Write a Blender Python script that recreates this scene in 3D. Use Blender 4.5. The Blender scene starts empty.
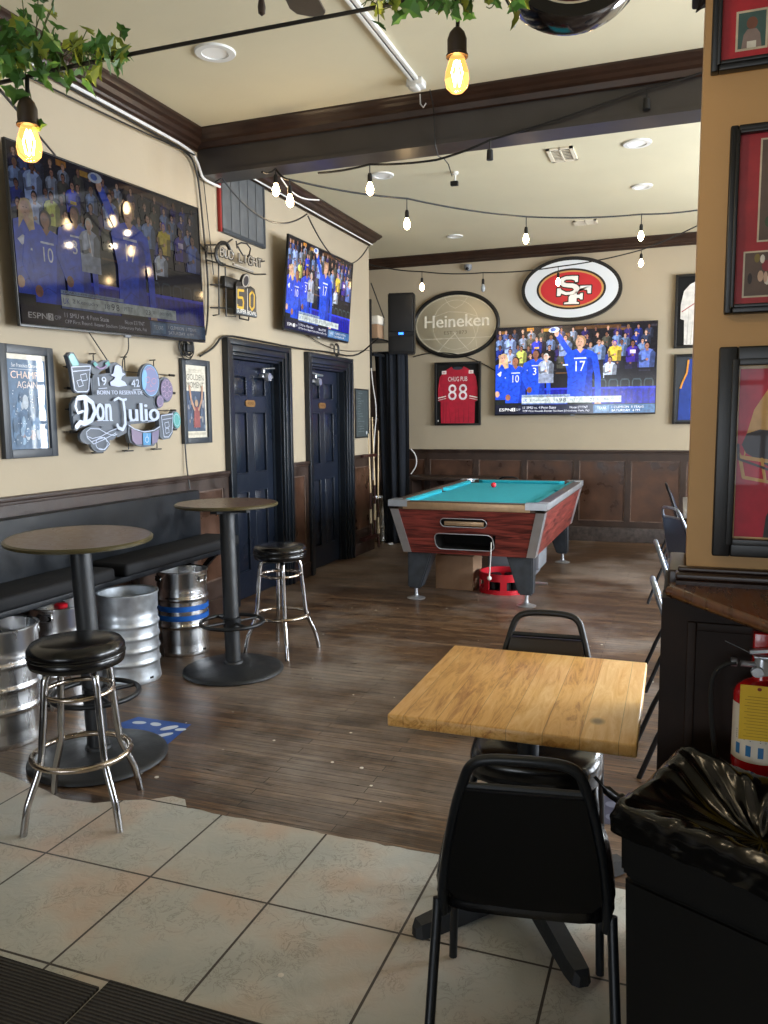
import bpy, bmesh, math, random
import numpy as np
from mathutils import Vector, Matrix
random.seed(7)
PI = math.pi
SC = bpy.context.scene
COL = SC.collection
# ------------------------------------------------------------ camera (measured from the room's own lines)
YAW, PITCH, ROLL, FPX, EYE = 0.356010455, 0.115647037, -0.00895375138, 797.15, 1.62
cy_, sy_, cp_, sp_ = math.cos(YAW), math.sin(YAW), math.cos(PITCH), math.sin(PITCH)
_f = Vector((-sy_*cp_, cy_*cp_, -sp_)); _r0 = Vector((cy_, sy_, 0)); _u0 = _r0.cross(_f)
_r = math.cos(ROLL)*_r0 + math.sin(ROLL)*_u0; _u = -math.sin(ROLL)*_r0 + math.cos(ROLL)*_u0
CAMP = Vector((0, 0, EYE))
def P(x, y, X=None, Y=None, Z=None, D=None):
    """sight line of a measured point met with a wall / floor plane of the room"""
    d = _r*((x-384)/FPX) - _u*((y-512)/FPX) + _f
    if D is not None: return CAMP + d*D
    if X is not None: t = X/d.x
    elif Y is not None: t = Y/d.y
    else: t = (Z-EYE)/d.z
    return CAMP + d*t
cam = bpy.data.cameras.new('camera'); camo = bpy.data.objects.new('camera', cam); COL.objects.link(camo)
cam.sensor_fit = 'HORIZONTAL'; cam.sensor_width = 36; cam.lens = FPX*36/768
cam.clip_start = .05; cam.clip_end = 100
camo.matrix_world = Matrix(((_r.x, _u.x, -_f.x, 0), (_r.y, _u.y, -_f.y, 0), (_r.z, _u.z, -_f.z, EYE), (0, 0, 0, 1)))
SC.camera = camo
SC.view_settings.view_transform = 'Standard'; SC.view_settings.look = 'None'
SC.view_settings.gamma = 1; SC.view_settings.use_curve_mapping = False
SC.view_settings.exposure = 0.0

# ------------------------------------------------------------ materials
def srgb(h):
    if isinstance(h, str):
        h = h.lstrip('#'); c = [int(h[i:i+2], 16)/255 for i in (0, 2, 4)]
    else: c = list(h)
    return tuple((v/12.92 if v <= .04045 else ((v+.055)/1.055)**2.4) for v in c)
M = {}
def mat(name, col, rough=.5, metal=0, var=0.0, vs=8, bump=0.0, bs=60, coat=0, spec=.5, emit=None, es=0, rvar=0, stretch=None):
    m = bpy.data.materials.new(name); m.use_nodes = True; nt = m.node_tree; N = nt.nodes; L = nt.links
    b = N['Principled BSDF']; c = srgb(col)
    b.inputs['Base Color'].default_value = (*c, 1); b.inputs['Roughness'].default_value = rough
    b.inputs['Metallic'].default_value = metal; b.inputs['Coat Weight'].default_value = coat
    b.inputs['Coat Roughness'].default_value = .08; b.inputs['Specular IOR Level'].default_value = spec
    if emit: b.inputs['Emission Color'].default_value = (*srgb(emit), 1); b.inputs['Emission Strength'].default_value = es
    tc = N.new('ShaderNodeTexCoord'); src = tc.outputs['Object']
    if stretch:
        mp = N.new('ShaderNodeMapping'); mp.inputs['Scale'].default_value = stretch; L.new(src, mp.inputs[0]); src = mp.outputs[0]
    if var or rvar:
        n = N.new('ShaderNodeTexNoise'); n.inputs['Scale'].default_value = vs; n.inputs['Detail'].default_value = 6
        L.new(src, n.inputs['Vector'])
        if var:
            r = N.new('ShaderNodeValToRGB'); r.color_ramp.elements[0].position = .3; r.color_ramp.elements[1].position = .7
            r.color_ramp.elements[0].color = (*[v*(1-var) for v in c], 1); r.color_ramp.elements[1].color = (*[min(1, v*(1+var)) for v in c], 1)
            L.new(n.outputs['Fac'], r.inputs[0]); L.new(r.outputs[0], b.inputs['Base Color'])
        if rvar:
            q = N.new('ShaderNodeMapRange'); q.inputs[3].default_value = max(0, rough-rvar); q.inputs[4].default_value = rough+rvar
            q.inputs[1].default_value = .3; q.inputs[2].default_value = .7
            L.new(n.outputs['Fac'], q.inputs[0]); L.new(q.outputs[0], b.inputs['Roughness'])
    if bump:
        n2 = N.new('ShaderNodeTexNoise'); n2.inputs['Scale'].default_value = bs; n2.inputs['Detail'].default_value = 4
        L.new(src, n2.inputs['Vector'])
        bp = N.new('ShaderNodeBump'); bp.inputs['Strength'].default_value = bump; bp.inputs['Distance'].default_value = .01
        L.new(n2.outputs['Fac'], bp.inputs['Height']); L.new(bp.outputs[0], b.inputs['Normal'])
    M[name] = m; return m
mat('wall_paint', '#aa9d87', .75, var=.035, vs=1.5, bump=.08, bs=25)
mat('pillar_paint', '#bd9562', .6, var=.05, vs=2, bump=.12, bs=20)
mat('ceiling_paint', '#d2c9ac', .8, var=.04, vs=1.2, bump=.1, bs=15)
mat('black_wood', '#33261f', .42, var=.25, vs=5, bump=.1, bs=30, stretch=(1, 1, 6))
mat('crown_wood', '#2e1d14', .38, var=.3, vs=6, bump=.05, bs=40)
mat('beam_paint', '#34302f', .35, var=.15, vs=4, rvar=.06)
mat('wains_wood', '#31231c', .42, var=.35, vs=7, bump=.15, bs=30, rvar=.12)
mat('wains_panel', '#432c1f', .36, var=.5, vs=5, bump=.12, bs=35, rvar=.14)
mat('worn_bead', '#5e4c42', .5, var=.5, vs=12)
mat('scuffed_base', '#3d3532', .5, var=.5, vs=22, bump=.2, bs=30)
mat('door_paint', '#141c2a', .3, var=.08, vs=2, rvar=.04)
mat('casing_paint', '#141a22', .28, var=.25, vs=6, bump=.04, bs=40)
mat('black_gap', '#050505', .9)
mat('bench_paint', '#0b1016', .42, var=.4, vs=6, bump=.06, bs=40, rvar=.12, spec=.35)
mat('cushion', '#0a0b0f', .7, var=.1, vs=6, bump=.1, bs=200, spec=.3)
mat('vinyl', '#0b0b0c', .22, var=.2, vs=6, bump=.06, bs=25)
mat('brown_vinyl', '#241c18', .3, var=.2, vs=6, bump=.05, bs=25)
mat('chrome', '#b4b4b6', .14, 1, var=.25, rvar=.06, vs=12)
mat('worn_chrome', '#b9ada0', .22, 1, var=.3, vs=18, rvar=.1)
mat('steel', '#dcdddf', .24, 1, var=.12, vs=5, rvar=.08, stretch=(1, 1, .15), bump=.03, bs=30)
mat('dull_steel', '#c6ccd2', .42, .8, var=.15, vs=20, rvar=.1, bump=.06, bs=60)
mat('blue_band', '#1a63c0', .4, .1)
mat('red_plastic', '#c01425', .35)
mat('blackmetal', '#1b1e22', .4, .3, var=.15, vs=8, rvar=.08)
mat('cast_iron', '#1a1d21', .5, .0, var=.2, vs=9, bump=.1, bs=60, rvar=.1)
mat('laminate', '#5f4836', .32, var=.12, vs=30, rvar=.05)
mat('laminate_edge', '#4a4228', .35, .2)
mat('tv_plastic', '#0a0a0b', .3)
mat('black_frame', '#100f0f', .4, var=.1, vs=9)
mat('slate_frame', '#30363e', .4)
mat('white_plastic', '#dcdcd8', .4)
mat('grey_plastic', '#7c8087', .5)
mat('black_plastic', '#0c0d10', .5, spec=.35)
mat('cable_black', '#0e0d0d', .5)
mat('cable_white', '#dedede', .4)
mat('rubber', '#141414', .8)
mat('felt', '#129fb2', .9, var=.05, vs=20, bump=.05, bs=300)
mat('felt_dark', '#0d6f6a', .9)
mat('rail_trim', '#a68a6b', .35, .4, var=.1, vs=20)
mat('rail_dark', '#4c4038', .35, .2, var=.15, vs=15)
mat('aluminium', '#bcc0c6', .3, .75, var=.1, vs=8)
mat('pool_leg', '#2f353c', .45, var=.35, vs=12, bump=.1, bs=50)
mat('cardboard', '#9b7d62', .8, var=.08, vs=12)
mat('ball_red', '#e02a3c', .15)
mat('curtain', '#0d131d', .95, var=.15, vs=8)
mat('brass', '#b58a50', .35, .8)
mat('cream', '#e0d6c0', .5)
mat('cue_wood', '#d8bf93', .35)
mat('cue_dark', '#3a1a14', .35)
mat('greyboard', '#54575a', .6, var=.15, vs=10, stretch=(1, 12, 1), bump=.1, bs=20)
mat('red_edge', '#8a1c18', .5)
mat('ext_red', '#b00f12', .25, coat=.5)
mat('ext_label', '#d8cfc0', .4)
mat('tag_yellow', '#d8b020', .6)
mat('fan_wood', '#3a2e26', .4, var=.2, vs=10)
mat('leaf', '#4c7c33', .5, var=.45, vs=12)
mat('leaf_yellow', '#93a23a', .5, var=.3, vs=14)
mat('stem', '#4a5a2a', .6)
mat('bag', '#070707', .2, bump=.0)
mat('bin_plastic', '#0a0a09', .6, var=.15, vs=6, spec=.25)
mat('ledge_wood', '#5a3418', .3, var=.35, vs=6, stretch=(8, 1, 1), rvar=.08)
mat('dark_panel', '#21150e', .6, var=.3, vs=8, bump=.05, bs=30, spec=.25)
mat('mirror', '#c2b89e', .35, .55)  # beige base colour stands in for a reflection of the bright ceiling
mat('off_glass', '#9aa0a4', .2)
mat('neon_tube', '#a39d93', .25)
mat('neon_black', '#131110', .4)
mat('sticker_blue', '#1b4c9c', .5, var=.15, vs=40)
mat('sticker_white', '#c9d4e2', .5)
mat('paperwhite', '#d6cfc2', .7)
mat('window_frame', '#e4e0d8', .5)
mat('downlight_glow', '#f4f4f0', .5, emit='#fff4e0', es=.02)
mat('led_blue', '#2a6aff', .3, emit='#2f74ff', es=4)
mat('granite', '#8f8b86', .3, var=.3, vs=120)
def bulbmats():
    m = bpy.data.materials.new('bulb_glass'); m.use_nodes = True; b = m.node_tree.nodes['Principled BSDF']
    b.inputs['Base Color'].default_value = (*srgb('#ffd9a0'), 1); b.inputs['Transmission Weight'].default_value = 1
    b.inputs['Roughness'].default_value = .02; b.inputs['IOR'].default_value = 1.08
    b.inputs['Emission Color'].default_value = (1, .50, .13, 1); b.inputs['Emission Strength'].default_value = .8
    M['bulb_glass'] = m
    mat('filament', '#ffcf80', .5, emit='#ffcf85', es=70)
    mat('warm_bulb', '#ffe8c0', .5, emit='#ffd9a0', es=45)
bulbmats()

def colmat(name, emis=0, rough=.5, coat=0, metal=0, crough=.04, nz=0, na=.5):
    """material that reads the printed picture / screen picture colours of the mesh"""
    m = bpy.data.materials.new(name); m.use_nodes = True; nt = m.node_tree; b = nt.nodes['Principled BSDF']
    a = nt.nodes.new('ShaderNodeVertexColor'); a.layer_name = 'Col'
    if emis:
        b.inputs['Base Color'].default_value = (.006, .006, .008, 1)
        nt.links.new(a.outputs[0], b.inputs['Emission Color']); b.inputs['Emission Strength'].default_value = emis
    else: nt.links.new(a.outputs[0], b.inputs['Base Color'])
    b.inputs['Roughness'].default_value = rough; b.inputs['Metallic'].default_value = metal
    b.inputs['Coat Weight'].default_value = coat; b.inputs['Coat Roughness'].default_value = crough
    if nz:
        N = nt.nodes; tc = N.new('ShaderNodeTexCoord'); n = N.new('ShaderNodeTexNoise'); n.inputs['Scale'].default_value = nz; n.inputs['Detail'].default_value = 3; nt.links.new(tc.outputs['Object'], n.inputs[0])
        q = N.new('ShaderNodeMapRange'); q.inputs[1].default_value = .32; q.inputs[2].default_value = .68; q.inputs[3].default_value = 1-na; q.inputs[4].default_value = 1+na*.6; nt.links.new(n.outputs['Fac'], q.inputs[0])
        mx = N.new('ShaderNodeVectorMath'); mx.operation = 'SCALE'; nt.links.new(a.outputs[0], mx.inputs[0]); nt.links.new(q.outputs[0], mx.inputs['Scale'])
        nt.links.new(mx.outputs[0], b.inputs['Emission Color' if emis else 'Base Color'])
    M[name] = m; return m
colmat('print_glass', rough=.5, coat=.6, crough=.02, nz=30, na=.2)
colmat('print_soft', rough=.5, coat=.35, crough=.02, nz=30, na=.15)
colmat('print_matte', rough=.6, nz=14, na=.18)
colmat('sign_print', rough=.4, coat=.3, crough=.1)
colmat('screen_bright', emis=1.5, rough=.14, nz=24, na=.35)
colmat('screen_mid', emis=1.25, rough=.12, nz=24, na=.35)
colmat('screen_dim', emis=.19, rough=.06, nz=24, na=.35)

def floor_wood():
    m = bpy.data.materials.new('floor_planks'); m.use_nodes = True; nt = m.node_tree; N = nt.nodes; L = nt.links; b = N['Principled BSDF']
    tc = N.new('ShaderNodeTexCoord')
    br = N.new('ShaderNodeTexBrick'); br.offset = .37; br.inputs['Scale'].default_value = 1
    br.inputs['Brick Width'].default_value = 1.25; br.inputs['Row Height'].default_value = .058
    br.inputs['Mortar Size'].default_value = .0016; br.inputs['Mortar Smooth'].default_value = .3
    br.inputs['Color1'].default_value = (.25, .25, .25, 1); br.inputs['Color2'].default_value = (.75, .75, .75, 1); br.inputs['Mortar'].default_value = (0, 0, 0, 1)
    L.new(tc.outputs['Object'], br.inputs['Vector'])
    mp = N.new('ShaderNodeMapping'); mp.inputs['Scale'].default_value = (1.5, 26, 1); L.new(tc.outputs['Object'], mp.inputs[0])
    g = N.new('ShaderNodeTexNoise'); g.inputs['Scale'].default_value = 2.2; g.inputs['Detail'].default_value = 8; g.inputs['Roughness'].default_value = .7; L.new(mp.outputs[0], g.inputs[0])
    w = N.new('ShaderNodeTexNoise'); w.inputs['Scale'].default_value = .8; w.inputs['Detail'].default_value = 7; w.inputs['Roughness'].default_value = .6; L.new(tc.outputs['Object'], w.inputs[0])
    mx = N.new('ShaderNodeMix'); mx.data_type = 'FLOAT'; mx.inputs[0].default_value = .22
    L.new(g.outputs['Fac'], mx.inputs[2]); L.new(br.outputs['Color'], mx.inputs[3])
    r = N.new('ShaderNodeValToRGB'); e = r.color_ramp.elements; e[0].position = .34; e[0].color = (*srgb('#231913'), 1); e[1].position = .66; e[1].color = (*srgb('#87694c'), 1)
    k = e.new(.5); k.color = (*srgb('#4d3826'), 1)
    L.new(mx.outputs[0], r.inputs[0])
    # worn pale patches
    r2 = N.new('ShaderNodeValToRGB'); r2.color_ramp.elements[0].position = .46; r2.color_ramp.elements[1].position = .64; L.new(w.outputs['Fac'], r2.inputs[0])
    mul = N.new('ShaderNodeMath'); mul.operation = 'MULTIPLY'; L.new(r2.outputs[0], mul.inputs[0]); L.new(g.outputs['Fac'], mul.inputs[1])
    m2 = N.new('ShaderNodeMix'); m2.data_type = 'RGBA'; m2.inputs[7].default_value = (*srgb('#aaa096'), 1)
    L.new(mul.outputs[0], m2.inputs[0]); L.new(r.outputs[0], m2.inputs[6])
    m3 = N.new('ShaderNodeMix'); m3.data_type = 'RGBA'; m3.inputs[7].default_value = (*srgb('#1c1714'), 1)
    L.new(br.outputs['Fac'], m3.inputs[0]); L.new(m2.outputs[2], m3.inputs[6]); L.new(m3.outputs[2], b.inputs['Base Color'])
    q = N.new('ShaderNodeMapRange'); q.inputs[1].default_value = .3; q.inputs[2].default_value = .7; q.inputs[3].default_value = .24; q.inputs[4].default_value = .5
    L.new(g.outputs['Fac'], q.inputs[0]); L.new(q.outputs[0], b.inputs['Roughness'])
    bp = N.new('ShaderNodeBump'); bp.inputs['Strength'].default_value = .35; bp.inputs['Distance'].default_value = .004
    L.new(g.outputs['Fac'], bp.inputs['Height']); L.new(bp.outputs[0], b.inputs['Normal'])
    M['floor_planks'] = m
floor_wood()
def tile_mat():
    m = bpy.data.materials.new('floor_tiles'); m.use_nodes = True; nt = m.node_tree; N = nt.nodes; L = nt.links; b = N['Principled BSDF']
    tc = N.new('ShaderNodeTexCoord'); mp = N.new('ShaderNodeMapping'); mp.inputs['Location'].default_value = (.312+.472*40, -2.217+.487*40, 0); L.new(tc.outputs['Object'], mp.inputs[0])
    br = N.new('ShaderNodeTexBrick'); br.offset = 0; br.inputs['Scale'].default_value = 1
    br.inputs['Brick Width'].default_value = .472; br.inputs['Row Height'].default_value = .487
    br.inputs['Mortar Size'].default_value = .0045; br.inputs['Mortar Smooth'].default_value = .1; br.inputs['Bias'].default_value = 0
    br.inputs['Color1'].default_value = (*srgb('#bcb8ac'), 1); br.inputs['Color2'].default_value = (*srgb('#b2b2aa'), 1); br.inputs['Mortar'].default_value = (*srgb('#3d362f'), 1)
    L.new(mp.outputs[0], br.inputs['Vector'])
    n = N.new('ShaderNodeTexNoise'); n.inputs['Scale'].default_value = 3; n.inputs['Detail'].default_value = 3; L.new(tc.outputs['Object'], n.inputs[0])
    r = N.new('ShaderNodeValToRGB'); e = r.color_ramp.elements; e[0].position = .36; e[0].color = (*srgb('#a9aca6'), 1); e[1].position = .66; e[1].color = (*srgb('#c3a48c'), 1)
    k = e.new(.5); k.color = (*srgb('#b9b5aa'), 1); L.new(n.outputs['Fac'], r.inputs[0])
    mx = N.new('ShaderNodeMix'); mx.data_type = 'RGBA'; mx.inputs[0].default_value = .6; L.new(br.outputs['Color'], mx.inputs[6]); L.new(r.outputs[0], mx.inputs[7])
    v = N.new('ShaderNodeTexNoise'); v.inputs['Scale'].default_value = 15; v.inputs['Detail'].default_value = 9; v.inputs['Roughness'].default_value = .65; v.inputs['Distortion'].default_value = 1.2; L.new(tc.outputs['Object'], v.inputs[0])
    c1 = N.new('ShaderNodeValToRGB'); ce = c1.color_ramp.elements; ce[0].position = .478; ce[0].color = (0, 0, 0, 1); ce[1].position = .522; ce[1].color = (0, 0, 0, 1); k = ce.new(.5); k.color = (1, 1, 1, 1)
    L.new(v.outputs['Fac'], c1.inputs[0])
    v2 = N.new('ShaderNodeTexNoise'); v2.inputs['Scale'].default_value = 5; L.new(tc.outputs['Object'], v2.inputs[0])
    c2 = N.new('ShaderNodeMapRange'); c2.inputs[1].default_value = .42; c2.inputs[2].default_value = .56; L.new(v2.outputs['Fac'], c2.inputs[0])
    mu = N.new('ShaderNodeMath'); mu.operation = 'MULTIPLY'; L.new(c1.outputs[0], mu.inputs[0]); L.new(c2.outputs[0], mu.inputs[1])
    mu2 = N.new('ShaderNodeMath'); mu2.operation = 'MULTIPLY'; mu2.inputs[1].default_value = .5; L.new(mu.outputs[0], mu2.inputs[0])
    m4 = N.new('ShaderNodeMix'); m4.data_type = 'RGBA'; m4.inputs[7].default_value = (*srgb('#5d5445'), 1); L.new(mu2.outputs[0], m4.inputs[0]); L.new(mx.outputs[2], m4.inputs[6])
    m3 = N.new('ShaderNodeMix'); m3.data_type = 'RGBA'; m3.inputs[7].default_value = (*srgb('#3d362f'), 1)
    L.new(br.outputs['Fac'], m3.inputs[0]); L.new(m4.outputs[2], m3.inputs[6]); L.new(m3.outputs[2], b.inputs['Base Color'])
    b.inputs['Roughness'].default_value = .42
    ad = N.new('ShaderNodeMath'); ad.operation = 'MULTIPLY_ADD'; ad.inputs[1].default_value = -1.2; L.new(br.outputs['Fac'], ad.inputs[0]); L.new(v.outputs['Fac'], ad.inputs[2])
    bp = N.new('ShaderNodeBump'); bp.inputs['Strength'].default_value = .5; bp.inputs['Distance'].default_value = .006; L.new(ad.outputs[0], bp.inputs['Height']); L.new(bp.outputs[0], b.inputs['Normal'])
    M['floor_tiles'] = m
tile_mat()
def plank_top():
    m = bpy.data.materials.new('pine_top'); m.use_nodes = True; nt = m.node_tree; N = nt.nodes; L = nt.links; b = N['Principled BSDF']
    tc = N.new('ShaderNodeTexCoord')
    mp = N.new('ShaderNodeMapping'); mp.inputs['Scale'].default_value = (9, 1.0, 9); L.new(tc.outputs['Object'], mp.inputs[0])
    n = N.new('ShaderNodeTexNoise'); n.inputs['Scale'].default_value = 3.5; n.inputs['Detail'].default_value = 9; n.inputs['Roughness'].default_value = .72; n.inputs['Distortion'].default_value = 1.1; L.new(mp.outputs[0], n.inputs[0])
    sx = N.new('ShaderNodeSeparateXYZ'); L.new(tc.outputs['Object'], sx.inputs[0])
    sc = N.new('ShaderNodeMath'); sc.operation = 'MULTIPLY'; sc.inputs[1].default_value = 1/.102; L.new(sx.outputs[0], sc.inputs[0])
    fl = N.new('ShaderNodeMath'); fl.operation = 'FLOOR'; L.new(sc.outputs[0], fl.inputs[0])
    wn = N.new('ShaderNodeTexWhiteNoise'); wn.noise_dimensions = '1D'; L.new(fl.outputs[0], wn.inputs['W'])
    mx = N.new('ShaderNodeMix'); mx.data_type = 'FLOAT'; mx.inputs[0].default_value = .16; L.new(n.outputs['Fac'], mx.inputs[2]); L.new(wn.outputs['Value'], mx.inputs[3])
    r = N.new('ShaderNodeValToRGB'); e = r.color_ramp.elements; e[0].position = .3; e[0].color = (*srgb('#a36a34'), 1); e[1].position = .68; e[1].color = (*srgb('#f2cc90'), 1)
    k = e.new(.45); k.color = (*srgb('#dca85e'), 1); L.new(mx.outputs[0], r.inputs[0])
    kn = N.new('ShaderNodeTexVoronoi'); kn.inputs['Scale'].default_value = 5.2
    mk = N.new('ShaderNodeMapping'); mk.inputs['Scale'].default_value = (1, .75, 0); mk.inputs['Location'].default_value = (.13, .4, 0); L.new(tc.outputs['Object'], mk.inputs[0]); L.new(mk.outputs[0], kn.inputs['Vector'])
    kr = N.new('ShaderNodeMapRange'); kr.inputs[1].default_value = .05; kr.inputs[2].default_value = .13; kr.inputs[3].default_value = .8; kr.inputs[4].default_value = 0; L.new(kn.outputs['Distance'], kr.inputs[0])
    m2 = N.new('ShaderNodeMix'); m2.data_type = 'RGBA'; m2.inputs[7].default_value = (*srgb('#6a5a48'), 1); L.new(kr.outputs[0], m2.inputs[0]); L.new(r.outputs[0], m2.inputs[6])
    # plank joints
    fr = N.new('ShaderNodeMath'); fr.operation = 'FRACT'; L.new(sc.outputs[0], fr.inputs[0])
    cm = N.new('ShaderNodeMath'); cm.operation = 'LESS_THAN'; cm.inputs[1].default_value = .018; L.new(fr.outputs[0], cm.inputs[0])
    c3 = N.new('ShaderNodeMath'); c3.operation = 'MULTIPLY'; c3.inputs[1].default_value = .5; L.new(cm.outputs[0], c3.inputs[0])
    m3 = N.new('ShaderNodeMix'); m3.data_type = 'RGBA'; m3.inputs[7].default_value = (*srgb('#5c3417'), 1); L.new(c3.outputs[0], m3.inputs[0]); L.new(m2.outputs[2], m3.inputs[6])
    L.new(m3.outputs[2], b.inputs['Base Color'])
    b.inputs['Roughness'].default_value = .34
    M['pine_top'] = m
plank_top()
def redwood():
    m = bpy.data.materials.new('pool_wood'); m.use_nodes = True; nt = m.node_tree; N = nt.nodes; L = nt.links; b = N['Principled BSDF']
    tc = N.new('ShaderNodeTexCoord'); mp = N.new('ShaderNodeMapping'); mp.inputs['Scale'].default_value = (1, 1, 14); L.new(tc.outputs['Object'], mp.inputs[0])
    n = N.new('ShaderNodeTexNoise'); n.inputs['Scale'].default_value = 3; n.inputs['Detail'].default_value = 8; n.inputs['Distortion'].default_value = 1; L.new(mp.outputs[0], n.inputs[0])
    r = N.new('ShaderNodeValToRGB'); e = r.color_ramp.elements; e[0].position = .35; e[0].color = (*srgb('#3f1716'), 1); e[1].position = .65; e[1].color = (*srgb('#8e4038'), 1)
    L.new(n.outputs['Fac'], r.inputs[0]); L.new(r.outputs[0], b.inputs['Base Color']); b.inputs['Roughness'].default_value = .35
    M['pool_wood'] = m
redwood()
def mat_rubber():
    m = bpy.data.materials.new('ribbed_mat'); m.use_nodes = True; nt = m.node_tree; N = nt.nodes; L = nt.links; b = N['Principled BSDF']
    tc = N.new('ShaderNodeTexCoord'); w = N.new('ShaderNodeTexWave'); w.bands_direction = 'Y'; w.inputs['Scale'].default_value = 26; w.inputs['Distortion'].default_value = 1.5; w.inputs['Detail Scale'].default_value = 6; L.new(tc.outputs['Object'], w.inputs[0])
    r = N.new('ShaderNodeValToRGB'); r.color_ramp.elements[0].color = (*srgb('#191613'), 1); r.color_ramp.elements[1].color = (*srgb('#3d372f'), 1); L.new(w.outputs['Fac'], r.inputs[0]); L.new(r.outputs[0], b.inputs['Base Color'])
    bp = N.new('ShaderNodeBump'); bp.inputs['Strength'].default_value = .8; bp.inputs['Distance'].default_value = .01; L.new(w.outputs['Fac'], bp.inputs['Height']); L.new(bp.outputs[0], b.inputs['Normal'])
    b.inputs['Roughness'].default_value = .85; M['ribbed_mat'] = m
mat_rubber()

# ------------------------------------------------------------ mesh helpers
class MB:
    def __init__(s): s.bm = bmesh.new(); s.T = Matrix.Identity(4)
    def v(s, p): return s.bm.verts.new(s.T @ Vector(p))
    def f(s, vs, sm=False):
        try:
            fc = s.bm.faces.new(vs); fc.smooth = sm; return fc
        except ValueError: return None
    def box(s, a, b, bev=0):
        x0, x1 = sorted((a[0], b[0])); y0, y1 = sorted((a[1], b[1])); z0, z1 = sorted((a[2], b[2]))
        V = [s.v(p) for p in ((x0,y0,z0),(x1,y0,z0),(x1,y1,z0),(x0,y1,z0),(x0,y0,z1),(x1,y0,z1),(x1,y1,z1),(x0,y1,z1))]
        F = [s.f([V[i] for i in q]) for q in ((0,3,2,1),(4,5,6,7),(0,1,5,4),(1,2,6,5),(2,3,7,6),(3,0,4,7))]
        if bev:
            es = {e for f in F for e in f.edges}
            bmesh.ops.bevel(s.bm, geom=list(es), offset=bev, segments=3, affect='EDGES', profile=.5)
        return s
    def prism(s, pts, h0, h1, axes='xy'):
        """polygon pts extruded between h0 and h1 along the third axis"""
        def mk(p, h):
            if axes == 'xy': return (p[0], p[1], h)
            if axes == 'xz': return (p[0], h, p[1])
            return (h, p[0], p[1])
        A = [s.v(mk(p, h0)) for p in pts]; B = [s.v(mk(p, h1)) for p in pts]
        s.f(A[::-1]); s.f(B); n = len(pts)
        for i in range(n): s.f([A[i], A[(i+1) % n], B[(i+1) % n], B[i]])
        return s
    def lathe(s, prof, c=(0,0,0), n=32, axis='z', sm=True):
        rings = []
        for r, h in prof:
            if r < 1e-6:
                p = {'z': (c[0], c[1], c[2]+h), 'y': (c[0], c[1]+h, c[2]), 'x': (c[0]+h, c[1], c[2])}[axis]
                rings.append([s.v(p)])
            else:
                R = []
                for i in range(n):
                    a = 2*PI*i/n; u, w = r*math.cos(a), r*math.sin(a)
                    R.append(s.v({'z': (c[0]+u, c[1]+w, c[2]+h), 'y': (c[0]+u, c[1]+h, c[2]+w), 'x': (c[0]+h, c[1]+u, c[2]+w)}[axis]))
                rings.append(R)
        for A, B in zip(rings, rings[1:]):
            if len(A) == 1 and len(B) == 1: continue
            for i in range(n):
                j = (i+1) % n
                if len(A) == 1: s.f([A[0], B[i], B[j]], sm)
                elif len(B) == 1: s.f([A[i], A[j], B[0]], sm)
                else: s.f([A[i], A[j], B[j], B[i]], sm)
        return s
    def tube(s, pts, r, n=8, closed=False, caps=True, sq=1):
        pts = [Vector(p) for p in pts]; N = len(pts); rr = r if hasattr(r, '__len__') else [r]*N
        rings = []; up = None
        for i, p in enumerate(pts):
            if closed: t = pts[(i+1) % N]-pts[i-1]
            else: t = pts[min(i+1, N-1)]-pts[max(i-1, 0)]
            if t.length < 1e-9: t = Vector((0, 0, 1))
            t.normalize()
            if up is None:
                up = Vector((0, 0, 1)) if abs(t.z) < .9 else Vector((1, 0, 0))
            a = up-t*up.dot(t)
            if a.length < 1e-5: a = t.orthogonal()
            a.normalize(); b = t.cross(a); up = a
            rings.append([s.v(p+a*rr[i]*math.cos(2*PI*k/n)+b*rr[i]*sq*math.sin(2*PI*k/n)) for k in range(n)])
        for i in range(N if closed else N-1):
            A, B = rings[i], rings[(i+1) % N]
            for k in range(n): s.f([A[k], A[(k+1) % n], B[(k+1) % n], B[k]], True)
        if caps and not closed: s.f(rings[0][::-1]); s.f(rings[-1])
        return s
    def ring(s, c, R, r, n=36, m=8, axis='z'):
        pts = []
        for i in range(n):
            a = 2*PI*i/n; u, w = R*math.cos(a), R*math.sin(a)
            pts.append({'z': (c[0]+u, c[1]+w, c[2]), 'y': (c[0]+u, c[1], c[2]+w), 'x': (c[0], c[1]+u, c[2]+w)}[axis])
        return s.tube(pts, r, m, closed=True)
    def ball(s, c, r, n=16, sc=(1,1,1)):
        prof = [(r*math.sin(PI*i/10), -r*math.cos(PI*i/10)) for i in range(11)]
        T = s.T; s.T = s.T @ Matrix.Translation(c) @ Matrix.Diagonal((*sc, 1)); s.lathe(prof, n=n); s.T = T; return s
    def build(s, name, m, parent=None, angle=40, subsurf=0, props=None):
        bmesh.ops.recalc_face_normals(s.bm, faces=s.bm.faces)
        me = bpy.data.meshes.new(name); s.bm.to_mesh(me); s.bm.free()
        for mm in (m if isinstance(m, (list, tuple)) else [m]): me.materials.append(M[mm])
        me.set_sharp_from_angle(angle=math.radians(angle))
        o = bpy.data.objects.new(name, me); COL.objects.link(o)
        if parent is not None: o.parent = parent
        if subsurf:
            q = o.modifiers.new('s', 'SUBSURF'); q.levels = q.render_levels = subsurf
        if props:
            for k, v in props.items(): o[k] = v
        return o
def rframe(m, x0, z0, x1, z1, fw, y0, y1, bev=0):
    m.box((x0, y0, z0), (x0+fw, y1, z1), bev); m.box((x1-fw, y0, z0), (x1, y1, z1), bev)
    m.box((x0+fw, y0, z0), (x1-fw, y1, z0+fw), bev); m.box((x0+fw, y0, z1-fw), (x1-fw, y1, z1), bev)
def tag(o, label, cat, group=None, kind=None):
    o['label'] = label; o['category'] = cat
    if group: o['group'] = group
    if kind: o['kind'] = kind
    return o
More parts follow.
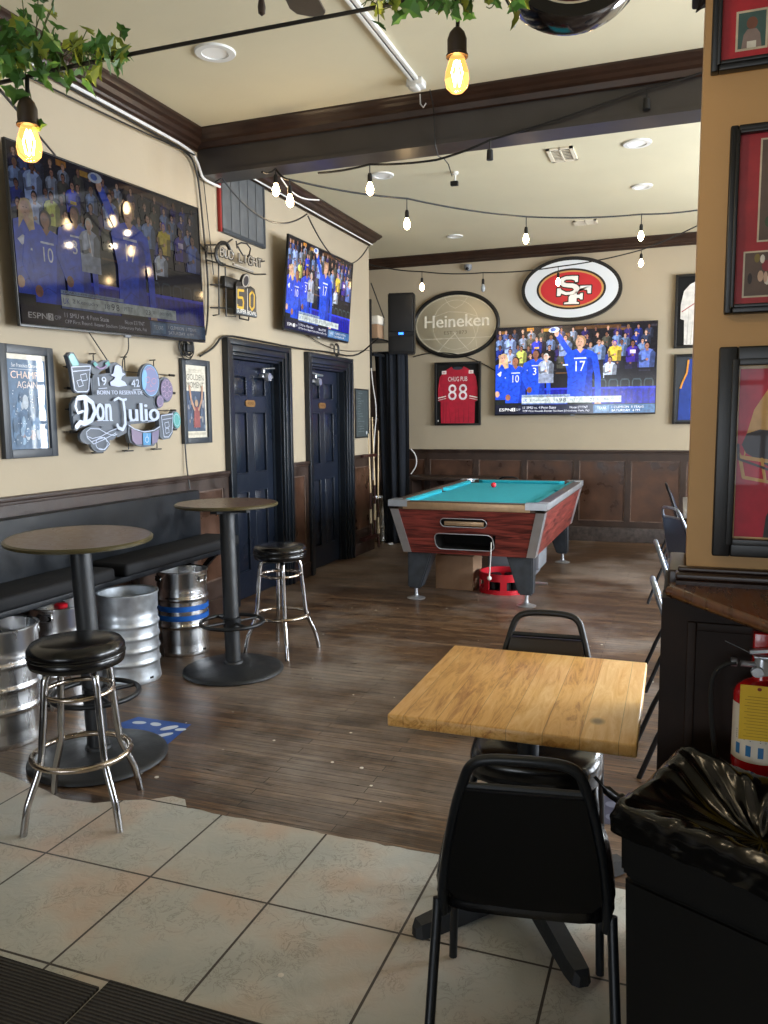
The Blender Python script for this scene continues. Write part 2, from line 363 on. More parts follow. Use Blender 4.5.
def thing(name, label, cat, loc=(0,0,0), rz=0, group=None):
    o = bpy.data.objects.new(name, None); COL.objects.link(o); o.location = loc; o.rotation_euler = (0, 0, rz)
    o.empty_display_size = .05
    return tag(o, label, cat, group)
def S(o, kind='structure'): o['kind'] = kind; return o
def copy_tree(o, parent=None):
    c = o.copy(); COL.objects.link(c)
    if parent is not None: c.parent = parent
    for ch in list(o.children): copy_tree(ch, c)
    return c
def arc(cx, cy, r, a0, a1, n=8): return [(cx+r*math.cos(a0+(a1-a0)*i/n), cy+r*math.sin(a0+(a1-a0)*i/n)) for i in range(n+1)]
def rrect(x0, y0, x1, y1, r, n=5):
    return arc(x1-r, y1-r, r, 0, PI/2, n)+arc(x0+r, y1-r, r, PI/2, PI, n)+arc(x0+r, y0+r, r, PI, 1.5*PI, n)+arc(x1-r, y0+r, r, 1.5*PI, 2*PI, n)
def smooth(pts, it=2, closed=False):
    pts = [Vector(p) for p in pts]
    for _ in range(it):
        q = [] if closed else [pts[0]]
        rng = range(len(pts)) if closed else range(len(pts)-1)
        for i in rng:
            a, b = pts[i], pts[(i+1) % len(pts)]
            q += [a*.75+b*.25, a*.25+b*.75]
        if not closed: q.append(pts[-1])
        pts = q
    return pts
def sag(a, b, d, n=14):
    a, b = Vector(a), Vector(b); return [a.lerp(b, i/n)-Vector((0, 0, d*4*(i/n)*(1-i/n))) for i in range(n+1)]
def wallM(o, u):
    """local x to the right along the wall as seen from the room, local y INTO the wall, local z up"""
    u = Vector(u).normalized(); z = Vector((0, 0, 1)); n = z.cross(u)
    return Matrix(((u.x, n.x, 0, o[0]), (u.y, n.y, 0, o[1]), (u.z, n.z, 1, o[2]), (0, 0, 0, 1)))
def wthing(name, label, cat, o, u, group=None, rot=0, tilt=0):
    e = thing(name, label, cat, group=group)
    e.matrix_world = wallM(o, u) @ Matrix.Rotation(rot, 4, 'Y') @ Matrix.Rotation(tilt, 4, 'X'); return e

# text outline -> 2-D polygons
def text_mesh(txt, size=1, w=None, h=None, space=1.0):
    c = bpy.data.curves.new('t', 'FONT'); c.body = txt; c.size = size; c.align_x = 'LEFT'; c.resolution_u = 3; c.space_character = space
    o = bpy.data.objects.new('t', c); COL.objects.link(o)
    dg = bpy.context.evaluated_depsgraph_get(); me = bpy.data.meshes.new_from_object(o.evaluated_get(dg))
    vs = [v.co.copy() for v in me.vertices]; fs = [tuple(p.vertices) for p in me.polygons]
    bpy.data.objects.remove(o); bpy.data.curves.remove(c); bpy.data.meshes.remove(me)
    if not vs: return [], []
    x0 = min(v.x for v in vs); x1 = max(v.x for v in vs); y0 = min(v.y for v in vs); y1 = max(v.y for v in vs)
    sx = (w/(x1-x0)) if w else 1; sy = (h/(y1-y0)) if h else sx
    if not w: sx = sy
    return [((v.x-x0)*sx, (v.y-y0)*sy) for v in vs], fs

class Flat:
    """picture printed or shown on a flat surface: coloured shapes in local x (right), z (up), each a hair in front of the last"""
    def __init__(s, step=.00012): s.V = []; s.F = []; s.C = []; s.k = 0; s.step = step
    def poly(s, pts, col, keep=False):
        if not keep: s.k += 1
        b = len(s.V); s.V += [(p[0], -s.k*s.step, p[1]) for p in pts]; s.F.append(tuple(range(b, b+len(pts)))); s.C.append(col); return s
    def rect(s, x0, y0, x1, y1, col): return s.poly([(x0, y0), (x1, y0), (x1, y1), (x0, y1)], col)
    def ell(s, cx, cy, rx, ry, col, n=20, rot=0):
        return s.poly([(cx+rx*math.cos(a)*math.cos(rot)-ry*math.sin(a)*math.sin(rot), cy+rx*math.cos(a)*math.sin(rot)+ry*math.sin(a)*math.cos(rot)) for a in [2*PI*i/n for i in range(n)]], col)
    def stroke(s, pts, w, col, disc=True):
        s.k += 1
        for a, b in zip(pts, pts[1:]):
            dx, dy = b[0]-a[0], b[1]-a[1]; L = math.hypot(dx, dy) or 1; nx, ny = -dy/L*w/2, dx/L*w/2
            s.poly([(a[0]-nx, a[1]-ny), (b[0]-nx, b[1]-ny), (b[0]+nx, b[1]+ny), (a[0]+nx, a[1]+ny)], col, keep=True)
        if disc:
            s.k += 1
            for p in pts: s.poly([(p[0]+w/2*math.cos(t), p[1]+w/2*math.sin(t)) for t in [2*PI*i/10 for i in range(10)]], col, keep=True)
        return s
    def text(s, txt, x, y, col, w=None, h=None, space=1):
        vs, fs = text_mesh(txt, 1, w, h, space); s.k += 1; b = len(s.V)
        s.V += [(x+v[0], -s.k*s.step, y+v[1]) for v in vs]
        for f in fs: s.F.append(tuple(b+i for i in f)); s.C.append(col)
        return s
    def build(s, name, m, parent=None, T=None, scale=(1, 1), clip=None):
        me = bpy.data.meshes.new(name)
        if clip: s.V = [(min(clip[0], max(0, v[0])), v[1], min(clip[1], max(0, v[2]))) for v in s.V]
        me.from_pydata([(v[0]*scale[0], v[1], v[2]*scale[1]) for v in s.V], [], s.F)
        ca = me.color_attributes.new('Col', 'FLOAT_COLOR', 'CORNER')
        for p, c in zip(me.polygons, s.C):
            l = srgb(c)
            for li in p.loop_indices: ca.data[li].color = (*l, 1)
        me.materials.append(M[m])
        if T is not None: me.transform(T)
        o = bpy.data.objects.new(name, me); COL.objects.link(o)
        if parent is not None: o.parent = parent
        return o

# ============================================================ THE ROOM
XL, YB, CEIL = -3.62, 10.75, 3.84
XR, YF, XA = 3.9, -7.0, -4.9
LW, BW = (0, 1, 0), (1, 0, 0)
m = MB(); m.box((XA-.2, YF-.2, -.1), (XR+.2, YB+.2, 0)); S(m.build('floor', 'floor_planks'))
m = MB(); m.box((XA-.2, YF-.2, CEIL), (XR+.2, YB+.2, CEIL+.1)); S(m.build('ceiling', 'ceiling_paint'))
# tiled entrance area with the ragged edge where it meets the planks
edge = [(XL, 2.80), (-3.2, 2.74), (-2.93, 2.705), (-2.6, 2.63), (-2.46, 2.585), (-2.30, 2.60), (-2.2, 2.66), (-2.09, 2.71), (-2.02, 2.765), (-1.95, 2.757)]
x = -1.9
while x < XR-.1:
    edge.append((x, 2.702+random.uniform(-.012, .006))); x += random.uniform(.03, .09)
edge.append((XR, 2.7))
m = MB(); m.prism([(XL, YF), (XR, YF)]+edge[::-1], 0.0005, .004); S(m.build('floor', 'floor_tiles'))
# left wall with the two door openings
D1, D2 = (6.015, 6.913), (7.568, 8.478)
DH = 2.175
m = MB()
for a, b in ((YF, D1[0]), (D1[1], D2[0]), (D2[1], 9.28)): m.box((XL-.2, a, 0), (XL, b, CEIL))
for d in (D1, D2): m.box((XL-.2, d[0], DH), (XL, d[1], CEIL))
S(m.build('wall_left', 'wall_paint'))
m = MB(); m.box((XA-.15, 9.0, 0), (XA, YB, CEIL)); m.box((XA, 9.28, 0), (XL-.2, 9.1, CEIL)); S(m.build('wall_alcove', 'wall_paint'))
BWN = (2.42, 3.25)
m = MB(); m.box((XA-.15, YB, 0), (BWN[0], YB+.15, CEIL)); m.box((BWN[1], YB, 0), (XR+.15, YB+.15, CEIL)); m.box((BWN[0], YB, 0), (BWN[1], YB+.15, .95)); m.box((BWN[0], YB, 2.95), (BWN[1], YB+.15, CEIL)); S(m.build('wall_back', 'wall_paint'))
# right wall and street front with their windows (daylight comes in through these)
RW = [(3.1, 4.7), (5.2, 6.8), (7.3, 8.9)]; WZ = (.85, 2.95)
m = MB(); ys = [YF]+[v for w in RW for v in w]+[YB]
for i in range(0, len(ys), 2): m.box((XR, ys[i], 0), (XR+.15, ys[i+1], CEIL))
for a, b in RW: m.box((XR, a, 0), (XR+.15, b, WZ[0])); m.box((XR, a, WZ[1]), (XR+.15, b, CEIL))
S(m.build('wall_right', 'wall_paint'))
FW = [(-3.2, -1.7), (-1.2, .1), (.5, 1.5)]
m = MB(); xs = [XL]+[v for w in FW for v in w]+[XR]
for i in range(0, len(xs), 2): m.box((xs[i], YF-.15, 0), (xs[i+1], YF, CEIL))
for a, b in FW: m.box((a, YF-.15, 0), (b, YF, .7)); m.box((a, YF-.15, 2.7), (b, YF, CEIL))
S(m.build('wall_front', 'wall_paint'))
wn = 0
for a, b in RW:
    wn += 1; m = MB()
    for y in (a, (a+b)/2, b): m.box((XR+.02, y-.03, WZ[0]), (XR+.1, y+.03, WZ[1]))
    for z in (WZ[0], 1.55, 2.25, WZ[1]): m.box((XR+.03, a, z-.03), (XR+.09, b, z+.03))
    S(m.build('window_%d' % wn, 'window_frame'))
for a, b in FW:
    wn += 1; m = MB()
    for x in (a, (a+b)/2, b): m.box((x-.03, YF-.1, .7), (x+.03, YF-.02, 2.7))
    for z in (.7, 1.4, 2.05, 2.7): m.box((a, YF-.09, z-.03), (b, YF-.03, z+.03))
    S(m.build('window_%d' % wn, 'window_frame'))
wn += 1; m = MB()
for x in (BWN[0], (BWN[0]+BWN[1])/2, BWN[1]): m.box((x-.03, YB+.02, .95), (x+.03, YB+.1, 2.95))
for z in (.95, 1.62, 2.28, 2.95): m.box((BWN[0], YB+.03, z-.03), (BWN[1], YB+.09, z+.03))
S(m.build('window_%d' % wn, 'window_frame'))
# pillar wall on the right with its wood panelled foot and counter ledge
PX, PY = .024, 2.2
m = MB(); m.box((PX, PY, 0), (2.3, PY+.30, CEIL)); S(m.build('wall_pillar', 'pillar_paint'))
m = MB()
m.box((-.032, 2.10, 0), (2.3, PY, 1.165)); m.box((-.03, PY-.02, 0), (PX-.001, PY+.30, 1.165))
for z0, z1, o in ((.0, .12, .012),): m.box((-.037, 2.10-o, z0), (2.3, 2.11, z1))
for x0 in (.03, .62): 
    rframe(m, x0, .17, x0+.53, 1.11, .022, 2.092, 2.105, .003)
S(m.build('wainscot_pillar', 'dark_panel'))
m = MB()
m.prism([(-.014, 2.10), (.190, 1.79), (.46, 1.38), (2.3, 1.38), (2.3, 2.16), (-.014, 2.16)], 1.168, 1.195)
m.tube([(-.012, 2.11, 1.1815), (.192, 1.80, 1.1815), (.47, 1.38, 1.1815), (2.2, 1.38, 1.1815)], .0155, 10)
t_led = m.build('trim_1', 'ledge_wood'); S(t_led)
m = MB(); m.box((.0, 2.13, 1.195), (2.3, PY, 1.205)); m.box((-.002, 2.145, 1.205), (2.3, PY, 1.222), .005); m.box((.003, 2.17, 1.222), (2.3, PY, 1.234), .004)
m.box((-.02, PY, 1.165), (PX, PY+.30, 1.22), .006)
S(m.build('trim_2', 'crown_wood'))

# crown mouldings, stepped profile (out, down from the ceiling)
def crown(name, a, b, n, top=.0, ms='crown_wood', dep=.13, hgt=.135, miter0=0, miter1=0):
    a = Vector(a); b = Vector(b); n = Vector(n); d = (b-a).normalized()
    prof = [(0, 0), (dep, 0), (dep, .018), (dep*.88, .03), (dep*.8, .045), (dep*.62, .06), (dep*.5, .085), (dep*.3, .10), (dep*.25, .115), (dep*.1, .12), (dep*.1, hgt), (0, hgt)]
    m = MB(); A = []; B = []; kz = hgt/.135
    prof = [(o_, h_*kz if h_ < hgt else h_) for o_, h_ in prof]
    for o, h in prof:
        A.append(m.v(a+n*o+d*(o*miter0)-Vector((0, 0, h)))); B.append(m.v(b+n*o+d*(o*miter1)-Vector((0, 0, h))))
    k = len(prof)
    for i in range(k): m.f([A[i], A[(i+1) % k], B[(i+1) % k], B[i]])
    m.f(A[::-1]); m.f(B)
    o = m.build(name, ms, angle=20); S(o); return o
BY0, BY1, BZ = 5.61, 5.83, 3.525      # the dropped beam across the room
crown('trim_3', (XL, YF, CEIL), (XL, BY0, CEIL), (1, 0, 0))
crown('trim_4', (XL, BY0, CEIL), (XR, BY0, CEIL), (0, -1, 0), dep=.13, hgt=.105, miter0=1)
crown('trim_5', (XL, BY1, CEIL), (XL, 9.28, CEIL), (1, 0, 0), miter1=1)
crown('trim_6', (XL, 9.28, CEIL), (XL-.3, 9.28, CEIL), (0, 1, 0), miter0=-1)
crown('trim_7', (XA, YB, CEIL), (XR, YB, CEIL), (0, -1, 0), dep=.1)
m = MB(); m.box((XL, BY0, BZ), (XR, BY1, CEIL)); m.box((XL, BY0-.012, BZ), (XR, BY0, BZ+.025)); S(m.build('trim_8', 'beam_paint')); 

# wainscots : local x along the wall, y<0 into the room
def wains(name, T, x0, x1, h, stiles, base=.14, sw=.085, t=.028, panelz=(.34, 1.06), cap=True):
    m = MB(); m.T = T
    m.box((x0, -.012, 0), (x1, 0, h-.02))
    m.box((x0, -t, base), (x1, -.012, panelz[0])); m.box((x0, -t, panelz[1]), (x1, -.012, h-.03))
    for a in stiles: m.box((a-sw/2, -t, panelz[0]), (a+sw/2, -.012, panelz[1]))
    if cap: m.box((x0, -.05, h-.03), (x1, 0, h), .006); m.box((x0, -.037, h-.05), (x1, 0, h-.03), .004)
    root = m.build(name, 'wains_wood'); S(root)
    ss = sorted(stiles)
    for a, b in zip(ss, ss[1:]):
        p = MB(); p.T = T; p.box((a+sw/2, -.0135, panelz[0]), (b-sw/2, -.012, panelz[1]))
        for q in (((a+sw/2, panelz[0]), (a+sw/2+.014, panelz[1])), ((b-sw/2-.014, panelz[0]), (b-sw/2, panelz[1])), ((a+sw/2, panelz[0]), (b-sw/2, panelz[0]+.014)), ((a+sw/2, panelz[1]-.014), (b-sw/2, panelz[1]))):
            pass
        pn = p.build('panel', 'wains_panel', root)
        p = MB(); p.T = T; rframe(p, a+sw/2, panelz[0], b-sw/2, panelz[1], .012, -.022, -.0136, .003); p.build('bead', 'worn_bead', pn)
    return root
TB = wallM((0, YB, 0), BW); TL = wallM((XL, 0, 0), LW)
wains('wainscot_back', TB, XA, BWN[0]-.08, 1.2, [-4.0, -3.33, -2.63, -1.969, -1.278, -.625, .042, .7, 1.35, 2.0], sw=.07, panelz=(.27, 1.06))
m = MB(); m.T = TB; m.box((XA, -.045, 0), (XR, -.001, .19), .006); S(m.build('baseboard_back', 'scuffed_base'))
wains('wainscot_left', TL, YF, 5.885, 1.2, [-6.9, -6.1, -5.3, -4.5, -3.4, -2.6, -1.8, -1, -.2, .6, 1.4, 2.2, 3.0, 3.8, 4.6, 5.33, 5.84], panelz=(.3, 1.06))
wains('wainscot_left', TL, 7.045, 7.437, 1.2, [7.09, 7.40], sw=.06, panelz=(.3, 1.06))
wains('wainscot_left', TL, 8.61, 9.28, 1.2, [8.66, 9.24], sw=.07, panelz=(.3, 1.06))
for k, (a, b) in enumerate(((YF, 5.885), (7.045, 7.437), (8.61, 9.28))):
    m = MB(); m.T = TL; m.box((a, -.04, 0), (b, -.001, .15), .006); S(m.build('baseboard_left', 'wains_wood'))

# ------------------------------------------------------------ doors
def door(n, d, plate, flip=False):
    a, b = d; w = b-a
    m = MB(); m.T = TL
    # jambs and head, back of the recess
    m.box((a-.001, 0, 0), (a+.02, .19, DH)); m.box((b-.02, 0, 0), (b+.001, .19, DH)); m.box((a, 0, DH-.02), (b, .19, DH+.001))
    m.box((b-.06, .06, 0), (b-.02, .11, DH-.02)); m.box((a+.02, .06, 0), (a+.035, .11, DH-.02))
    # moulded casing in three steps
    cw = .135
    for o0, o1, t in ((0, .03, .03), (.03, .088, .045), (.088, cw, .06)):
        m.box((a-o1, -t, 0), (a-o0, 0, DH+o1), .004); m.box((b+o0, -t, 0), (b+o1, 0, DH+o1), .004)
        m.box((a-o0, -t, DH+o0), (b+o0, 0, DH+o1), .004)
    fr = m.build('door_%d' % n, 'casing_paint'); S(fr)
    lf = MB(); lf.T = TL
    x0, x1, y0, y1 = a+.02, b-.06, .07, .11
    st = .115; mid = (x0+x1)/2; H = DH-.025
    rails = [(0.01, .24), (.98, 1.14), (1.70, 1.84), (H-.13, H)]
    for q in ((x0, x0+st), (mid-.055, mid+.055), (x1-st, x1)): lf.box((q[0], y0, .01), (q[1], y1, H))
    for z0, z1 in rails:
        for q in ((x0+st, mid-.055), (mid+.055, x1-st)): lf.box((q[0], y0+.0004, z0), (q[1], y1-.01, z1))
    lf.box((x0+.001, y0+.022, .011), (x1-.001, y1-.001, H-.001))
    for px0, px1 in ((x0+st, mid-.055), (mid+.055, x1-st)):
        for (za, zb) in ((.24, .98), (1.14, 1.70), (1.84, H-.13)):
            # raised field with sloping edges
            i = .05; F0 = [(px0+.008, za+.008), (px1-.008, za+.008), (px1-.008, zb-.008), (px0+.008, zb-.008)]; F1 = [(px0+i, za+i), (px1-i, za+i), (px1-i, zb-i), (px0+i, zb-i)]
            A = [lf.v((p[0], y0+.0215, p[1])) for p in F0]; B = [lf.v((p[0], y0+.004, p[1])) for p in F1]
            lf.f(B)
            for j in range(4): lf.f([A[j], A[(j+1) % 4], B[(j+1) % 4], B[j]])
            # ovolo lip round the recess
            for (u0, w0, u1, w1) in ((px0, za, px0+.012, zb), (px1-.012, za, px1, zb), (px0, za, px1, za+.012), (px0, zb-.012, px1, zb)):
                lf.box((u0, y0-.004, w0), (u1, y0+.022, w1), .004)
    L = lf.build('door_leaf', 'door_paint', fr)
    p = MB(); p.T = TL; p.prism(rrect(mid-.085, 1.745, mid+.085, 1.805, .028), y0-.008, y0, 'xz'); pl = p.build('name_plate', 'brass', L)
    tx = Flat(); tx.text(plate, mid-.055, 1.762, '#6b4420', w=.11, h=.026); tx.build('lettering', 'print_matte', pl, T=TL @ Matrix.Translation((0, y0-.0085, 0)))
    # door closer : body, arm
    c = MB(); zc = H-.07; c.T = TL @ (Matrix.Translation((x0+x1, 0, 0)) @ Matrix.Diagonal((-1, 1, 1, 1)) if flip else Matrix.Identity(4))
    c.box((x1-.24, y0-.05, zc-.07), (x1-.04, y0, zc-.035), .01); c.tube([(x1-.2, y0-.03, zc-.02), (x1-.2, y0-.03, zc+.02)], .018, 12)
    c.tube([(x1-.2, y0-.03, zc+.01), (x1-.28, y0-.08, zc+.01)], .009, 8); c.tube([(x1-.28, y0-.08, zc+.012), (x1-.02, y0-.05, zc+.03)], .008, 8)
    c.lathe([(0, -.045), (.036, -.045), (.042, -.02), (.042, .0), (.0, .0)], (x1-.19, y0-.05, zc-.06), 20, 'y')
    c.build('door_closer', 'aluminium', L)
    bk = MB(); bk.T = TL; bk.box((a, .112, 0), (b, .19, DH)); bk.build('door_backing', 'black_gap', fr)
door(1, D1, 'WOMEN'); door(2, D2, 'MEN', True)

# ------------------------------------------------------------ ceiling fittings
def downlight(x, y, r, label):
    o = thing('recessed_light', label, 'ceiling light', (x, y, CEIL), group=None)
    m = MB(); m.lathe([(r*.62, 0), (r*.66, -.012), (r*.95, -.012), (r, -.004), (r, 0)], n=40); m.build('trim_ring', 'white_plastic', o)
    m = MB(); m.lathe([(0, -.003), (r*.64, -.006)], n=32); m.build('lens', 'downlight_glow', o); return o
downlight(-2.72, 4.45, .125, 'round white recessed ceiling light left of the beam above the left hand television')
downlight(-.41, 7.10, .115, 'white round recessed ceiling light just behind the beam near the pillar')
downlight(-.43, 8.40, .10, 'flat round beige ceiling disc beyond the light near the pillar')
downlight(-2.67, 9.75, .10, 'small round recessed ceiling light near the back wall, above the oval mirror')
q = P(382, 175, Z=CEIL); downlight(q.x, q.y, .11, 'round recessed ceiling light behind the beam above the small left television')
def vent(x, y, w, l, label, rz=0):
    o = thing('ceiling_vent', label, 'vent', (x, y, CEIL), rz)
    m = MB(); t = .012
    for a, b in (((-w/2, -l/2), (-w/2+.03, l/2)), ((w/2-.03, -l/2), (w/2, l/2)), ((-w/2, -l/2), (w/2, -l/2+.03)), ((-w/2, l/2-.03), (w/2, l/2)), ((-.006, -l/2), (.006, l/2))): m.box((a[0], a[1], -t), (b[0], b[1], 0))
    m.build('frame', 'cream', o)
    m = MB(); m.box((-w/2+.02, -l/2+.02, -.002), (w/2-.02, l/2-.02, -.0005)); m.build('duct', 'black_gap', o)
    for s_ in (-1, 1):
        m = MB()
        for i in range(8):
            y0 = -l/2+.04+i*(l-.08)/7
            if s_ < 0: m.box((-w/2+.03, y0-.008, -.01), (-.006, y0+.002, -.003))
            else: m.box((.006, y0-.004, -.01), (w/2-.03, y0+.001, -.003))
        m.build('louvre', 'cream', o)
vent(-1.02, 7.15, .22, .36, 'small cream ceiling vent with two louvres behind the beam')
vent(-1.10, 9.65, .26, .22, 'low cream ceiling vent near the back wall')
o = thing('security_camera', 'tiny black security camera under the ceiling beside the vent', 'camera', tuple(P(455, 172, Z=CEIL)))
m = MB(); m.lathe([(0, 0), (.03, 0), (.03, -.02), (.01, -.03), (.01, -.08), (0, -.08)]); m.build('mount', 'white_plastic', o)
m = MB(); m.box((-.04, -.02, -.12), (.03, .02, -.08), .006); m.build('camera_body', 'black_plastic', o)
q = P(468, 268, Y=YB-.04)
o = thing('dome_camera', 'little white and black camera on the back wall left of the big red oval sign', 'camera', tuple(q))
m = MB(); m.lathe([(0, .04), (.05, .04), (.05, 0), (.035, -.03), (0, -.045)], axis='z'); m.build('housing', 'grey_plastic', o)
m = MB(); m.ball((0, -.035, -.01), .022); m.build('lens', 'black_plastic', o)
# white cable trunking across the near ceiling
o = thing('cable_trunking', 'white surface trunking running along the ceiling to the beam', 'conduit', (-1.71, 3.6, CEIL))
m = MB()
for dx in (-.017, .017): m.box((dx-.012, -1.8, -.022), (dx+.012, 1.66, 0), .003)
m.build('channel', 'white_plastic', o)
m = MB(); m.box((-.006, -1.8, -.02), (.006, 1.66, 0)); m.build('cable', 'slate_frame', o)
m = MB(); m.box((-.055, 1.63, -.05), (.055, 1.73, 0), .008); m.box((-.025, 1.6, -.07), (.025, 1.70, -.05), .006); m.build('junction_box', 'white_plastic', o)
m = MB(); m.tube([(-.0, 1.76, -.06), (-.0, 1.77, -.12), (.02, 1.77, -.145), (.04, 1.77, -.12)], .005); m.build('hook', 'aluminium', o)
# ceiling fan: only a blade tip and pull chain reach into view
o = thing('ceiling_fan', 'dark wooden ceiling fan blade with a pull chain at the top edge', 'ceiling fan', (-1.345, 2.475, CEIL))
m = MB(); m.lathe([(0, 0), (.07, 0), (.07, -.04), (.02, -.07), (.02, -.42), (.09, -.45), (.13, -.50), (.13, -.58), (.08, -.62), (0, -.63)]); m.build('motor', 'fan_wood', o)
for k in range(5):
    a = math.radians(101.5+72*k); m = MB(); m.T = Matrix.Rotation(a, 4, 'Z') @ Matrix.Translation((0, 0, -.56)) @ Matrix.Rotation(math.radians(10), 4, 'X')
    m.prism([(.2, -.05), (.3, -.06), (.68, -.075), (.72, -.055), (.73, 0), (.72, .055), (.68, .075), (.3, .06), (.2, .05)], -.004, .004)
    m.box((.1, -.02, -.008), (.28, .02, -.004)); m.build('blade', 'fan_wood', o)
m = MB(); m.tube([(-.055, .10, -.55), (-.057, .13, -.77)], .0025, 6); ch = m.build('pull_chain', 'brass', o)
m = MB(); m.lathe([(0, 0), (.008, -.005), (.014, -.04), (.012, -.06), (0, -.07)], (-.057, .13, -.765)); m.build('knob', 'fan_wood', ch)

# ============================================================ FURNITURE
def pub_table(x, y, bx, by, label, r=.338, hz=.005, tilt=0):
    o = thing('pub_table', label, 'table', (bx, by, .004 if by < 2.7 else 0), group='round pub tables')
    dx, dy = x-bx, y-by
    tm = Matrix.Translation((dx, dy, 1.05)) @ Matrix.Rotation(math.radians(tilt), 4, Vector((0, 0, 1)).cross(Vector((.67, -.74, 0)))) @ Matrix.Translation((-dx, -dy, -1.05))
    m = MB(); m.T = tm; m.lathe([(0, 1.045), (r-.015, 1.045), (r-.004, 1.05), (r-.002, 1.06), (r-.008, 1.068), (0, 1.068)], (dx, dy, hz), 64, sm=False)
    t = m.build('table_top', 'laminate', o, angle=50)
    e = MB(); e.T = tm; e.lathe([(r-.008, 1.046), (r+.002, 1.05), (r+.003, 1.062), (r-.0065, 1.0692), (r-.012, 1.0687)], (dx, dy, hz), 64); e.build('edge_band', 'laminate_edge', t)
    m = MB(); m.lathe([(0, .0), (.315, .0), (.325, .008), (.322, .02), (.30, .028), (.16, .045), (.085, .055), (.0, .055)], n=64); m.build('base', 'cast_iron', o, angle=60)
    m = MB(); m.tube([(0, 0, .05), (dx, dy, 1.03)], .05, 28); m.lathe([(.0, .05), (.066, .05), (.06, .068), (.05, .072)]); m.build('column', 'cast_iron', o)
    m = MB(); m.box((dx-.16, dy-.025, 1.03), (dx+.16, dy+.025, 1.044+hz)); m.box((dx-.025, dy-.16, 1.031), (dx+.025, dy+.16, 1.0445+hz)); m.lathe([(.075, 1.02), (.075, 1.03), (0, 1.03)], (dx, dy, 0)); m.build('bracket', 'cast_iron', o)
    m = MB(); zf = .325; m.ring((0, 0, zf), .2, .0125, 48, 10)
    for k in range(4):
        a = PI/4+.25+k*PI/2; m.tube([(.03*math.cos(a), .03*math.sin(a), zf), (.2*math.cos(a), .2*math.sin(a), zf)], .009, 8)
    m.lathe([(.043, -.03), (.056, -.03), (.056, .03), (.043, .03)], (0, 0, zf)); m.build('foot_ring', 'blackmetal', o); return o
pub_table(-2.70, 3.05, -2.60, 2.99, 'round pub table with brown top nearest the camera, stool in front of it', tilt=2.2)
pub_table(-2.765, 4.49, -2.69, 4.39, 'round brown pub table further back, standing in front of the first black door', r=.330, hz=.022)

def bar_stool(x, y, rz, H, label, R=.19, ft=.262, worn=False):
    o = thing('bar_stool', label, 'bar stool', (x, y, .004 if y < 2.75 else 0), rz, group='chrome bar stools')
    m = MB(); m.lathe([(0, H), (R*.7, H-.003), (R*.93, H-.012), (R, H-.032), (R+.001, H-.05), (R-.006, H-.058), (R-.004, H-.066), (R, H-.075), (R-.006, H-.098), (R*.9, H-.104), (0, H-.104)], n=48)
    st = m.build('seat', 'vinyl', o, angle=60)
    m = MB(); m.ring((0, 0, H-.060), R-.003, .006, 48, 8); m.build('piping', 'vinyl', st)
    cm = 'worn_chrome' if worn else 'chrome'
    for k in range(4):
        a = PI/4+k*PI/2; c, s = math.cos(a), math.sin(a); m = MB()
        pts = [(.03, H-.112), (.10, H-.112), (.128, H-.122), (.142, H-.15), (.150, H-.25), (.172, .285), (.178, .25), (.232, .13), (.243, .10), (ft, .0)]
        pts = smooth([Vector((c*r, s*r, z)) for r, z in pts], 1)
        m.tube(pts, .0142, 12); m.build('leg', cm, o)
    m = MB(); m.ring((0, 0, H-.215), .137, .0105, 44, 10); m.build('upper_ring', 'worn_chrome', o)
    m = MB(); m.ring((0, 0, .262), .192, .0125, 52, 10); m.build('foot_ring', 'worn_chrome', o)
    m = MB(); m.lathe([(0, H-.104), (.12, H-.104), (.12, H-.118), (0, H-.118)]); m.build('swivel_plate', 'blackmetal', o); return o
bar_stool(-2.285, 2.53, math.radians(25), .742, 'chrome bar stool with worn black seat in front of the nearest pub table')
bar_stool(-2.60, 4.90, math.radians(-10), .765, 'chrome bar stool with round black seat beside the first black door', R=.184, ft=.262)

